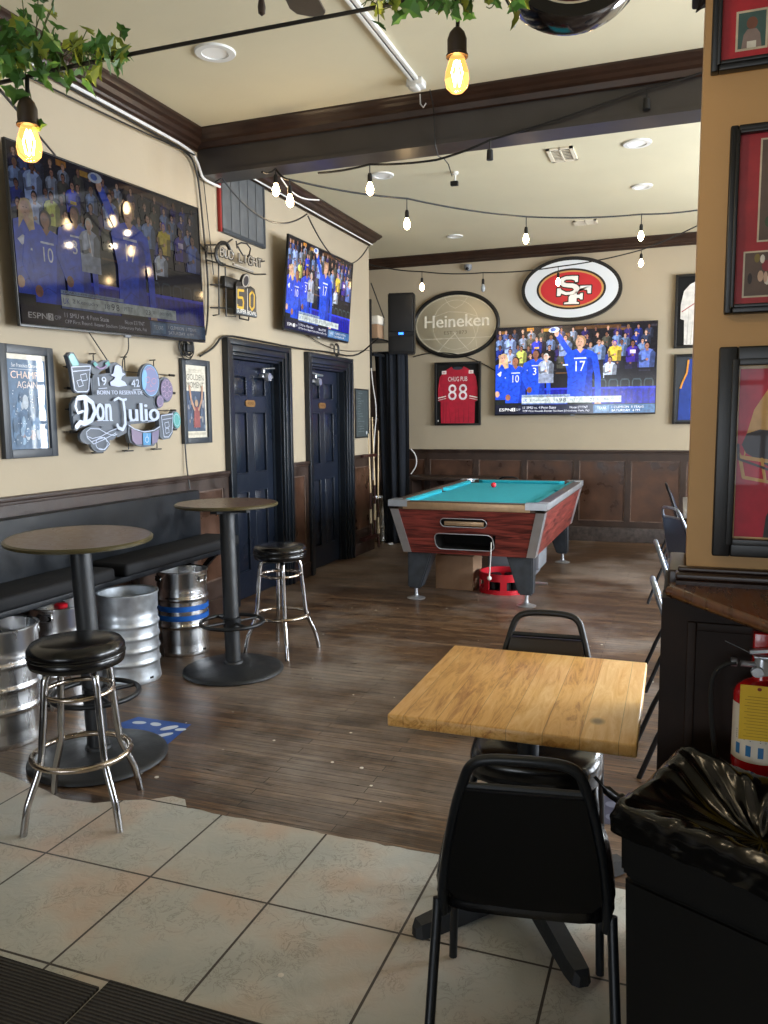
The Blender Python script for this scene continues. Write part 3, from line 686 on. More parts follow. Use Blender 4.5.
# kegs
def keg(x, y, label, R=.19, H=.585, ribs=(), bands=(), mt='steel', cap=None, rz=0, slots=True):
    o = thing('beer_keg', label, 'keg', (x, y, 0.004 if y < 2.7 else 0), rz, group='steel beer kegs')
    pr = [(0, .05), (R-.03, .05), (R-.02, .0), (R-.002, .0), (R+.003, .01), (R, .03), (R-.006, .075)]
    z = .08
    body = [(R-.006, .08)]
    for zc in ribs: body += [(R-.006, zc-.04), (R-.006, zc-.022), (R-.0055, zc-.018), (R-.002, zc-.012), (R+.0015, zc-.006), (R+.0025, zc), (R+.0015, zc+.006), (R-.002, zc+.012), (R-.0055, zc+.018), (R-.006, zc+.022), (R-.006, zc+.04)]
    body += [(R-.006, H-.14), (R-.012, H-.118), (R-.004, H-.105), (R-.003, H-.02), (R+.004, H-.01), (R+.004, H-.002), (R-.006, H), (R-.014, H-.006), (R-.016, H-.115), (R*.55, H-.085), (0, H-.075)]
    m = MB(); m.lathe(pr+body, n=64); sh = m.build('shell', mt, o, angle=50)
    m = MB(); m.lathe([(0, H-.035), (.026, H-.035), (.032, H-.04), (.032, H-.06), (.02, H-.064), (.02, H-.078), (.05, H-.08), (.05, H-.09), (0, H-.09)], n=24); m.build('valve', mt, o)
    if cap: m = MB(); m.lathe([(0, H-.005), (.03, H-.005), (.038, H-.012), (.038, H-.03), (0, H-.03)], n=24); m.build('cap', cap, o)
    for zb, hb in bands:
        m = MB(); m.lathe([(R-.003, zb), (R+.0005, zb+.002), (R+.0005, zb+hb-.002), (R-.003, zb+hb)], n=64); m.build('painted_band', 'blue_band', o)
    if slots:
        for k in range(3):
            a = 2*PI*k/3; T = Matrix.Rotation(a, 4, 'Z'); m = MB(); m.T = T @ Matrix.Translation((0, -(R-.004), H-.052))
            pts = rrect(-.052, -.018, .052, .018, .017)
            # follow the curve of the chime
            A = [m.v((p[0], (R-.004)-math.sqrt(max(0, (R+.0005)**2-p[0]**2)), p[1])) for p in pts]; m.f(A)
            m.build('handle_slot', 'black_gap', sh)
            m = MB(); m.T = T @ Matrix.Translation((0, -(R-.004), H-.052))
            m.tube([(p[0], (R-.004)-math.sqrt(max(0, (R+.001)**2-p[0]**2)), p[1]) for p in pts], .003, 6, closed=True); m.build('slot_rim', mt, sh)
    m = MB()
    m.box((-.012, -R-.0035, .028), (.012, -R+.01, .04)); m.build('drain_slot', 'black_gap', sh)
    return o
keg(-3.25, 3.03, 'polished steel keg at the left edge under the near end of the bench', R=.205, H=.60, ribs=(.19, .42, .30), rz=.6)
keg(-3.33, 3.58, 'steel keg with a red cap behind the nearest pub table', R=.185, H=.585, ribs=(.2, .4), cap='red_plastic', rz=.2)
keg(-3.235, 4.05, 'dull grey ribbed keg in the middle under the bench, right of the near table column', R=.187, H=.565, ribs=(.13, .21, .29, .37), mt='dull_steel', rz=1.4, slots=False)
keg(-3.265, 4.68, 'steel keg with two blue bands under the far end of the bench', R=.178, H=.59, ribs=(.21, .40), bands=((.25, .037), (.315, .037)), rz=1.5)
# bench
o = thing('wall_bench', 'long black painted wall bench with two dark seat cushions, kegs stored under it', 'bench', (-3.5, 2.0, 0))
m = MB(); m.box((-.085, -3.6, .62), (.0, 3.30, 1.085), .008); m.build('backrest', 'bench_paint', o)
m = MB(); m.box((-.05, -3.6, .635), (.24, 3.28, .66)); m.box((.24, -3.6, .622), (.275, 3.28, .658), .006); m.build('seat_frame', 'bench_paint', o)
for y in (-3.5, -1.2, .55, 1.82, 3.2):
    m = MB(); m.box((-.08, y-.02, 0), (-.02, y+.02, .634)); m.box((-.08, y-.02, .60), (.22, y+.02, .634)); m.prism([(-.05, .38), (-.02, .38), (.2, .60), (.15, .60)], y-.018, y+.018, 'xz'); m.build('support', 'bench_paint', o)
for y0, y1 in ((-3.0, -.35), (-.3, 1.90), (2.0, 3.36)):
    m = MB(); m.box((.0, y0, .66), (.31, y1, .742), .022); m.build('cushion', 'cushion', o)

# dining table
TX, TY = -.44, 2.53
o = thing('dining_table', 'square pine plank table with black pedestal between two black chairs', 'table', (TX, TY, .004), math.radians(.3))
m = MB(); m.box((-.355, -.385, .708), (.355, .385, .746), .006); m.build('table_top', 'pine_top', o)
m = MB(); m.lathe([(.035, .03), (.035, .69)], n=24); m.lathe([(.05, .0), (.07, .04), (.06, .09), (.036, .11)], n=24); m.build('column', 'blackmetal', o)
m = MB(); m.box((-.2, -.03, .69), (.2, .03, .705)); m.box((-.03, -.2, .69), (.03, .2, .705)); m.build('bracket', 'blackmetal', o)
m = MB()
for k in range(4):
    a = math.radians((46, 122, 226, 302)[k]); T = Matrix.Rotation(a, 4, 'Z'); m.T = T
    L = .43
    A = []
    for (x, hw, z0, z1) in ((0, .04, .035, .10), (.15, .036, .02, .082), (L-.06, .034, .0, .05), (L-.015, .03, .0, .045), (L, .014, .0, .03)):
        A.append([m.v((x, -hw, z0)), m.v((x, hw, z0)), m.v((x, hw*.75, z1)), m.v((x, -hw*.75, z1))])
    for p, q in zip(A, A[1:]):
        for i in range(4): m.f([p[i], p[(i+1) % 4], q[(i+1) % 4], q[i]], True)
    m.f(A[-1]); m.f(A[0])
m.build('pedestal_foot', 'cast_iron', o, angle=35)

mat('chair_back', '#070707', .6, spec=.25)
# stacking chairs (face +y)
def stack_chair(name_label, x, y, rz, fm='blackmetal', pad='chair_back', seatm='vinyl', z=0, legm=None):
    legm = legm or fm
    o = thing('stacking_chair', name_label, 'chair', (x, y, z), rz, group='metal stacking chairs')
    # back frame: one bent tube
    def side(t):  # t: 0 seat level -> 1 top
        return None
    wb, wt = .197, .133
    pts = [(-wb, .0, .40), (-wb+.002, -.012, .50), (-.162, -.07, .70), (-wt-.002, -.108, .80), (-wt+.012, -.122, .842), (-wt+.045, -.13, .864), (0, -.134, .868), (wt-.045, -.13, .864), (wt-.012, -.122, .842), (wt+.002, -.108, .80), (.162, -.07, .70), (wb-.002, -.012, .50), (wb, .0, .40)]
    m = MB(); m.tube(smooth(pts, 2), .0125, 10); m.tube([(-wt-.006, -.102, .785), (wt+.006, -.102, .785)], .009, 8); m.build('back_frame', fm, o)
    m = MB(); A = []
    rows = [(.775, .134, -.098), (.70, .150, -.074), (.60, .170, -.045), (.50, .182, -.014), (.475, .182, -.006), (.448, .160, .002), (.438, .10, .006)]
    def grid(off, infl):
        G = []
        for z_, w_, y_ in rows:
            G.append([m.v((w_*(2*i/8-1), y_+off+infl*(1-(2*i/8-1)**2)*math.sin(PI*min(1, max(0, (z_-.38)/.40))), z_)) for i in range(9)])
        return G
    G0 = grid(-.012, -.008); G1 = grid(.022, .02)
    for G in (G0, G1):
        for a, b in zip(G, G[1:]):
            for i in range(8): m.f([a[i], a[i+1], b[i+1], b[i]], True)
    for a, b in ((G0[0], G1[0]), (G0[-1], G1[-1])):
        for i in range(8): m.f([a[i], a[i+1], b[i+1], b[i]], True)
    for s_ in (0, -1):
        for j in range(len(rows)-1): m.f([G0[j][s_], G0[j+1][s_], G1[j+1][s_], G1[j][s_]], True)
    m.build('backrest', pad, o, angle=50)
    # seat cushion, rounded at the front
    m = MB(); out = [(-.215, .0), (-.225, .15), (-.225, .32), (-.195, .40), (-.12, .435), (0, .445), (.12, .435), (.195, .40), (.225, .32), (.225, .15), (.215, .0), (0, -.005)]
    out = [(v.x, v.y) for v in smooth([Vector((a, b, 0)) for a, b in out], 2, closed=True)]
    cx0, cy0 = 0, .23; R = []
    for sc, z_ in ((.90, .405), (.985, .41), (1.0, .425), (.985, .432), (.99, .438), (1.005, .462), (.975, .486), (.86, .499), (.55, .505)): R.append([m.v((cx0+(a-cx0)*sc, cy0+(b-cy0)*sc, z_)) for a, b in out])
    for a, b in zip(R, R[1:]):
        for i in range(len(out)): m.f([a[i], a[(i+1) % len(out)], b[(i+1) % len(out)], b[i]], True)
    m.f(R[0][::-1]); m.f(R[-1], True); m.build('seat', seatm, o, angle=60)
    for s_ in (-1, 1):
        m = MB(); m.tube([(s_*.208, .0, .44), (s_*.209, -.01, .40), (s_*.214, -.10, .20), (s_*.22, -.175, .0)], .0125, 10); m.build('leg', legm, o)
        m = MB(); m.tube(smooth([(s_*.19, .02, .398), (s_*.2, .30, .398), (s_*.2, .37, .39), (s_*.205, .385, .36), (s_*.215, .40, .0)], 1), .0125, 10); m.build('leg', legm, o)
    for y_ in (.35, .05): m = MB(); m.tube([(-.2, y_, .393), (.2, y_, .393)], .009, 8); m.build('seat_rail', fm, o)
    return o
stack_chair('black stacking chair in the foreground seen from behind', -.322, 1.81, math.radians(9), z=.004)
stack_chair('black vinyl chair on the far side of the pine table, facing the camera', -.455, 2.93, math.radians(180+4), pad='brown_vinyl')
mat('chair_steel', '#8a94a2', .3, .8, rvar=.08)
mat('chair_black', '#15181d', .3, .2); mat('chair_blue', '#4c5c76', .2, .3)
for x, y, lab, fm in ((.03, 3.85, 'chrome edged chair nearest behind the pillar, pulled up to the hidden tables', 'chair_steel'),
                  (.01, 5.05, 'second chair behind the pillar, its back just above the grey table corner', 'chair_steel'),
                  (.04, 7.1, 'third chair behind the pillar, the one showing most of its tall back', 'chair_steel'),
                  (-.01, 9.6, 'farthest dark chair behind the pillar, near the back wall', 'chair_black')):
    stack_chair(lab, x, y, math.radians(-57 if 'third' in lab else -86), fm=fm, pad='chair_blue', legm='chair_black')
for x, y, w, l, lab in ((.0, 4.15, .75, .75, 'grey stone topped table corner just left of the pillar foot'), (.04, 7.7, .75, 1.6, 'grey stone topped table farther back, mostly behind the pillar')):
    o = thing('cafe_table', lab, 'table', (x, y, 0))
    m = MB(); m.box((0, 0, .70), (w, l, .745), .006); m.build('table_top', 'granite', o)
    m = MB(); m.lathe([(.035, .02), (.035, .70)], (w/2, l/2, 0)); m.build('column', 'blackmetal', o)
    m = MB(); m.lathe([(0, 0), (.25, 0), (.24, .02), (.06, .04), (0, .04)], (w/2, l/2, 0), 40); m.build('base', 'cast_iron', o)

# ------------------------------------------------------------ pool table
PX0, PX1, PY0, PY1, PH = -2.40, -1.025, 6.58, 9.22, .91
o = thing('pool_table', 'coin operated pool table with turquoise felt and red wood body', 'pool table', ((PX0+PX1)/2, (PY0+PY1)/2, 0))
W, Lp = (PX1-PX0)/2, (PY1-PY0)/2
zt, zb = PH-.075, .44; ins = .105
m = MB()
# tapered cabinet with the ball return opening and coin slot cut into the near face
T8 = [(-W+.015, -Lp+.015), (W-.015, -Lp+.015), (W-.015, Lp-.015), (-W+.015, Lp-.015)]; B8 = [(-W+ins, -Lp+ins), (W-ins, -Lp+ins), (W-ins, Lp-ins), (-W+ins, Lp-ins)]
A = [m.v((*p, zt)) for p in T8]; B = [m.v((*p, zb)) for p in B8]
for i in (1, 2, 3): m.f([B[i], B[(i+1) % 4], A[(i+1) % 4], A[i]])
m.f(B[::-1]); m.f(A)
# near face as a ring of quads around two openings
def fp(u, t):  # u across -1..1 , t 0 bottom..1 top
    x = u*((W-ins)*(1-t)+(W-.015)*t); y = -(Lp-ins)*(1-t)-(Lp-.015)*t; return (x, y, zb+(zt-zb)*t)
us = [-1, -.46, -.36, .28, .38, 1]; ts = [0, .11, .47, .63, .82, 1]
us = [-1, -.47, -.35, .29, .41, 1]
for i in range(5):
    for j in range(5):
        if (j == 1 and 1 <= i <= 3) or (j == 3 and i in (2,)): continue
        m.f([m.v(fp(us[i], ts[j])), m.v(fp(us[i+1], ts[j])), m.v(fp(us[i+1], ts[j+1])), m.v(fp(us[i], ts[j+1]))])
bmesh.ops.remove_doubles(m.bm, verts=m.bm.verts, dist=.0005)
m.build('cabinet', 'pool_wood', o, angle=20)
for nm, (u0, u1, t0, t1), r_ in (('ball_return', (-.47, .41, .11, .47), .05), ('coin_slot', (-.35, .29, .63, .82), .04)):
    m = MB(); a = Vector(fp(u0, t0)); b = Vector(fp(u1, t0)); c = Vector(fp(u1, t1)); d = Vector(fp(u0, t1)); dep = Vector((0, .28 if nm == 'ball_return' else .04, 0))
    V1 = [m.v(p) for p in (a, b, c, d)]; V2 = [m.v(p+dep) for p in (a, b, c, d)]
    for i in range(4): m.f([V1[i], V1[(i+1) % 4], V2[(i+1) % 4], V2[i]])
    m.f(V2); bx = m.build(nm, 'black_gap' if nm == 'ball_return' else 'black_plastic', o)
    m = MB(); wv = (b-a); hv = (d-a); Lx, Lz = wv.length, hv.length; wv.normalize(); hv.normalize()
    m.tube([a+wv*p[0]+hv*p[1]+Vector((0, -.003, 0)) for p in rrect(0, 0, Lx, Lz, r_)], .0045, 8, closed=True); m.build('opening_trim', 'aluminium', bx)
    # wood corner pieces keep the opening's rounded look
    m = MB()
    for (cx_, cz_, sx_, sz_) in ((0, 0, 1, 1), (Lx, 0, -1, 1), (Lx, Lz, -1, -1), (0, Lz, 1, -1)):
        ar = [(cx_+sx_*(r_-r_*math.cos(t)), cz_+sz_*(r_-r_*math.sin(t))) for t in [i*PI/2/6 for i in range(7)]]
        V = [m.v(a+wv*p[0]+hv*p[1]+Vector((0, -.001, 0))) for p in [(cx_, cz_)]+ar]; m.f(V)
    m.build('opening_corner', 'pool_wood', bx)
m = MB(); p0 = Vector(fp(-.30, .66)); p1 = Vector(fp(.24, .77)); m.box((p0.x, p0.y-.006, p0.z), (p1.x, p0.y+.03, p1.z-.005), .004); m.build('coin_plate', 'rail_trim', o)
m = MB(); q0 = Vector(fp(.36, .22)); m.tube([q0+Vector((0, -.012, .04)), q0+Vector((0, -.03, -.10)), (q0.x-.01, q0.y-.03, .27)], .005, 8); m.ball((q0.x-.01, q0.y-.03, .255), .02); m.build('key_pull', 'white_plastic', o)
# rails
rw = .125
m = MB()
for a, b in (((-W, -Lp, PH-.075), (W, -Lp+rw-.05, PH)), ((-W, Lp-rw+.05, PH-.075), (W, Lp, PH)), ((-W, -Lp, PH-.075), (-W+rw-.03, Lp, PH)), ((W-rw+.03, -Lp, PH-.075), (W, Lp, PH))): m.box(a, b, .008)
m.build('top_rail', 'rail_dark', o)
m = MB(); m.box((-W+.13, -Lp-.004, PH-.072), (W-.13, -Lp+.012, PH-.008), .003); m.box((-W+.13, Lp-.012, PH-.072), (W-.13, Lp+.004, PH-.008), .003); m.build('end_strip', 'rail_trim', o)
for s_ in (-1, 1): m = MB(); m.box((s_*W-.012*s_, -Lp+.13, PH-.06), (s_*W+.004*s_, Lp-.13, PH-.004), .003); m.build('side_strip', 'aluminium', o)
m = MB(); m.box((-W+rw, -Lp+rw, PH-.06), (W-rw, Lp-rw, PH-.035)); m.build('bed', 'felt', o)
m = MB()
cu = .055
def cush(a, b, n):  # sloping cushion from rail top to nose
    a = Vector(a); b = Vector(b); n = Vector(n); d = (b-a).normalized()
    pr = [(0, 0), (cu*.75, -.002), (cu, -.012), (cu*.8, -.035), (0, -.035)]
    A = [m.v(a+n*p+d*(p*1.1)+Vector((0, 0, h))) for p, h in pr]; B = [m.v(b+n*p-d*(p*1.1)+Vector((0, 0, h))) for p, h in pr]
    for i in range(5): m.f([A[i], A[(i+1) % 5], B[(i+1) % 5], B[i]])
    m.f(A[::-1]); m.f(B)
i0 = rw-.035; g = .10
for y, n in ((-Lp+i0-.018, (0, 1, 0)), (Lp-i0+.018, (0, -1, 0))): cush((-W+i0+g, y, PH-.002), (W-i0-g, y, PH-.002), n)
for x, n in ((-W+i0, (1, 0, 0)), (W-i0, (-1, 0, 0))):
    cush((x, -Lp+i0+g, PH-.002), (x, -.07, PH-.002), n); cush((x, .07, PH-.002), (x, Lp-i0-g, PH-.002), n)
m.build('cushions', 'felt', o)
for sx_ in (-1, 1):
    for sy_2 in (-1, 0, 1):
        m = MB(); m.lathe([(0, PH-.0335), (.058, PH-.0335)], (sx_*(W-i0-(.03 if sy_2 else .0)), sy_2*(Lp-i0-.03), 0), 24); m.build('pocket', 'black_gap', o)
for sx_ in (-1, 1):
    for sy_2 in (-1, 1):
        m = MB(); m.T = Matrix.Diagonal((sx_, sy_2, 1, 1))
        m.prism([(W+.006, Lp+.006), (W-.17, Lp+.006), (W-.17, Lp-.07), (W-.11, Lp-.08), (W-.08, Lp-.11), (W-.07, Lp-.17), (W+.006, Lp-.17)], PH-.05, PH+.006)
        m.build('corner_cap', 'aluminium', o, angle=25)
        m = MB(); m.T = Matrix.Diagonal((sx_, sy_2, 1, 1)); e_ = .075
        A = [m.v(p) for p in ((W-.008-e_, Lp-.008, zt), (W-.008, Lp-.008, zt), (W-.008, Lp-.008-e_*1.7, zt))]
        B = [m.v(p) for p in ((W-ins+.006-e_, Lp-ins+.006, zb), (W-ins+.006, Lp-ins+.006, zb), (W-ins+.006, Lp-ins+.006-e_*1.7, zb))]
        m.f([A[0], A[1], B[1], B[0]]); m.f([A[1], A[2], B[2], B[1]]); m.f(A); m.f(B)
        C2 = [m.v(p) for p in ((W-.008-e_, Lp-.02, zt), (W-.02, Lp-.02, zt), (W-.02, Lp-.008-e_*1.7, zt), (W-ins+.006-e_, Lp-ins-.006, zb), (W-ins-.006, Lp-ins-.006, zb), (W-ins-.006, Lp-ins+.006-e_*1.7, zb))]
        m.f([A[0], C2[0], C2[3], B[0]]); m.f([A[2], C2[2], C2[5], B[2]])
        m.build('corner_trim', 'aluminium', o, angle=25)
        # tapered leg with levelling foot
        m = MB(); m.T = Matrix.Diagonal((sx_, sy_2, 1, 1)); xo, yo = W-.155, Lp-.17
        A = [m.v((x, y, zb+.002)) for x, y in ((xo+.03, yo+.03), (xo-.20, yo+.03), (xo-.20, yo-.19), (xo+.03, yo-.19))]
        B = [m.v((x, y, .105)) for x, y in ((xo+.03, yo+.03), (xo-.09, yo+.03), (xo-.09, yo-.09), (xo+.03, yo-.09))]
        for i in range(4): m.f([A[i], A[(i+1) % 4], B[(i+1) % 4], B[i]])
        m.f(A); m.f(B); bmesh.ops.bevel(m.bm, geom=m.bm.edges[:], offset=.012, segments=2, affect='EDGES')
        lg = m.build('leg', 'pool_leg', o, angle=40)
        m = MB(); m.lathe([(0, .0), (.082, 0), (.085, .006), (.05, .013), (.02, .03), (.016, .05), (.016, .11), (0, .11)], (sx_*(xo-.03), sy_2*(yo-.03), 0), 28); m.build('levelling_foot', 'aluminium', lg)
b_ = P(493.5, 485, Z=PH-.007)
m = MB(); m.ball((0, 0, 0), .0286, 28); bo = m.build('billiard_ball', 'ball_red'); bo.location = (b_.x, b_.y, PH-.035+.0286); tag(bo, 'red billiard ball lying alone on the turquoise felt', 'ball')
# things under the table
m = MB(); m.box((-2.17, 7.24, 0), (-1.80, 7.60, .325), .004); bo = m.build('cardboard_box', 'cardboard'); tag(bo, 'plain brown cardboard box under the pool table', 'box')
o = thing('plastic_crate', 'red round plastic carrier under the pool table beside the cardboard box', 'crate', (-1.53, 7.35, 0))
m = MB()
m.lathe([(.215, 0), (.23, 0), (.23, .04), (.215, .04), (.215, 0)], n=36); m.lathe([(.215, .12), (.23, .12), (.23, .19), (.215, .19), (.215, .12)], n=36)
m.lathe([(0, .012), (.2, .012), (.2, .02), (0, .02)], n=36)
for k in range(8):
    a = 2*PI*k/8+.2; m.T = Matrix.Rotation(a, 4, 'Z'); m.box((.212, -.03, .02), (.228, .03, .13))
m.T = Matrix.Identity(4); m.build('carrier', 'red_plastic', o)
m = MB(); 
for k in range(5): a = 2*PI*k/5; m.lathe([(0, .02), (.055, .02), (.055, .14), (.045, .15), (0, .15)], (.11*math.cos(a), .11*math.sin(a), 0), 16)
m.build('contents', 'black_plastic', o)
o = thing('grey_machine', 'grey metal floor machine standing behind the red carrier under the pool table', 'machine', (-1.50, 7.98, 0))
m = MB(); m.box((-.28, -.22, .13), (.24, .22, .36), .02); m.build('housing', 'grey_plastic', o)
m = MB(); m.box((.10, -.26, .04), (.17, .26, .20), .01); m.build('side_arm', 'grey_plastic', o)
m = MB(); m.tube([(.14, -.3, .02), (.14, -.3, .14)], .014); m.tube([(.05, -.3, .022), (.33, -.3, .022)], .013); m.build('stabiliser', 'aluminium', o)
m = MB(); m.lathe([(0, -.02), (.045, -.02), (.05, 0), (.045, .02), (0, .02)], (.05, -.24, .05), 20, 'y'); m.lathe([(0, -.02), (.045, -.02), (.05, 0), (.045, .02), (0, .02)], (-.2, .18, .05), 20, 'y'); m.build('caster', 'rubber', o)

# dark side counter by the back wall, behind the pool table
o = thing('side_counter', 'dark wooden side counter against the back wall left of the pool table', 'counter', (-2.85, 10.42, 0))
m = MB(); m.box((-.62, -.2, .80), (.62, .26, .845), .006); m.build('counter_top', 'black_wood', o)
for x in (-.58, .56): m = MB(); m.box((x, -.17, 0), (x+.03, .25, .80)); m.build('side_panel', 'black_wood', o)
m = MB(); m.box((-.56, -.05, .35), (.56, .25, .375)); m.build('shelf', 'black_wood', o)
stack_chair('small dark chair back showing over the far end of the pool table', -2.06, 10.28, math.radians(0), fm='chair_black', pad='chair_black')

# ============================================================ TELEVISIONS
def person_blob(f, cx, cy, s, shirt, skin='#c9a08a', hair='#2a1c14', arms=True):
    """one seated or standing spectator : hair, head, shoulders and torso, s = head height"""
    f.k += 1
    f.poly([(cx-1.15*s, cy-3.4*s), (cx-1.25*s, cy-1.2*s), (cx-.9*s, cy-.72*s), (cx-.3*s, cy-.45*s), (cx+.3*s, cy-.45*s), (cx+.9*s, cy-.72*s), (cx+1.25*s, cy-1.2*s), (cx+1.1*s, cy-3.4*s)], shirt)
    c_ = tuple(int(shirt[i:i+2], 16)/255 for i in (1, 3, 5)); dk = tuple(v*.62 for v in c_); lt = tuple(min(1, v*1.18) for v in c_)
    f.poly([(cx+.35*s, cy-3.4*s), (cx+.5*s, cy-1.1*s), (cx+.9*s, cy-.72*s), (cx+1.25*s, cy-1.2*s), (cx+1.1*s, cy-3.4*s)], dk)
    f.poly([(cx-.7*s, cy-2.6*s), (cx-.75*s, cy-1.0*s), (cx-.3*s, cy-.6*s), (cx-.2*s, cy-1.8*s)], lt)
    f.stroke([(cx-1.1*s, cy-1.4*s), (cx-1.0*s, cy-2.5*s), (cx-.1*s, cy-2.2*s)], .34*s, dk, disc=False); f.ell(cx, cy-2.15*s, .22*s, .22*s, skin, 8)
    f.poly([(cx-.22*s, cy-.8*s), (cx+.22*s, cy-.8*s), (cx+.18*s, cy-.3*s), (cx-.18*s, cy-.3*s)], skin)
    f.ell(cx, cy+.05*s, .42*s, .58*s, hair, 12); f.ell(cx-.04*s, cy-.05*s, .31*s, .44*s, skin, 12); f.rect(cx-.24*s, cy+.0*s, cx+.16*s, cy+.06*s, hair)
def player(f, cx, top, s, num, col='#1d4fe0', hair='#6b4a30', longh=False, raised=False, num_s=1.0, pants='#141a18', base=.06, skin='#d9ab92', w=1):
    """standing player ; s is head height in picture units, top = crown of the head"""
    hy = top-.5*s; sh = top-1.15*s
    f.poly([(cx-1.0*s*w, base), (cx-.95*s*w, top-5.2*s), (cx+.95*s*w, top-5.2*s), (cx+1.05*s*w, base)], pants)
    f.poly([(cx-1.02*s*w, top-5.3*s), (cx-1.0*s*w, top-3.2*s), (cx-1.35*s*w, sh-.55*s), (cx-1.0*s*w, sh-.12*s), (cx-.35*s, sh+.12*s), (cx+.35*s, sh+.12*s), (cx+1.0*s*w, sh-.12*s), (cx+1.4*s*w, sh-.55*s), (cx+1.0*s*w, top-3.2*s), (cx+1.05*s*w, top-5.3*s)], col)
    kd = '#1238b4'
    f.poly([(cx+.3*s*w, top-5.3*s), (cx+.55*s*w, top-3*s), (cx+.6*s*w, sh-.6*s), (cx+1.3*s*w, sh-.6*s), (cx+1.0*s*w, top-3.2*s), (cx+1.05*s*w, top-5.3*s)], kd); f.stroke([(cx-.8*s*w, top-4.9*s), (cx-.2*s*w, top-4.4*s), (cx+.5*s*w, top-4.7*s)], .05*s, kd, disc=False); f.stroke([(cx-.7*s*w, top-3.9*s), (cx-.1*s*w, top-3.6*s)], .05*s, kd, disc=False); f.rect(cx-1.42*s*w, sh-1.25*s, cx-.98*s*w, sh-1.12*s, '#dfe6ff')
    if not raised: f.stroke([(cx-1.2*s*w, sh-.5*s), (cx-1.45*s*w, sh-2.0*s), (cx-.9*s*w, sh-3.3*s)], .5*s, col); f.ell(cx-.75*s*w, sh-3.5*s, .3*s, .36*s, skin, 10)
    f.stroke([(cx+1.15*s*w, sh-.5*s), (cx+1.45*s*w, sh-2.2*s), (cx+1.5*s*w, sh-3.9*s)], .48*s, col); f.ell(cx+1.5*s*w, sh-4.5*s, .27*s, .5*s, skin, 10)
    if longh: f.poly([(cx-.5*s, hy), (cx-.3*s, hy+.5*s), (cx+.3*s, hy+.5*s), (cx+.5*s, hy), (cx+.6*s, hy-1.6*s), (cx+.2*s, hy-1.3*s), (cx-.2*s, hy-.6*s), (cx-.6*s, hy-1.2*s)], hair)
    f.rect(cx-.16*s, sh-.05*s, cx+.16*s, hy-.2*s, skin)
    f.poly([(cx-.3*s, sh+.13*s), (cx, sh-.25*s), (cx+.3*s, sh+.13*s)], skin)
    f.ell(cx+.04*s, hy+.08*s, .42*s, .5*s, hair, 16); f.ell(cx-.04*s, hy-.02*s, .34*s, .45*s, skin, 16)
    f.rect(cx-.2*s, hy+.02*s, cx-.08*s, hy+.07*s, '#5a3a30'); f.rect(cx+.02*s, hy+.02*s, cx+.12*s, hy+.07*s, '#5a3a30'); f.rect(cx-.14*s, hy-.27*s, cx+.04*s, hy-.23*s, '#a0605a')
    if num: f.text(num, cx-.35*s*num_s, sh-1.75*s, '#f2f4ff', w=(.75 if len(num) > 1 else .4)*s*num_s, h=.85*s); f.rect(cx-.5*s, sh-.72*s, cx+.5*s, sh-.6*s, '#dfe6ff')
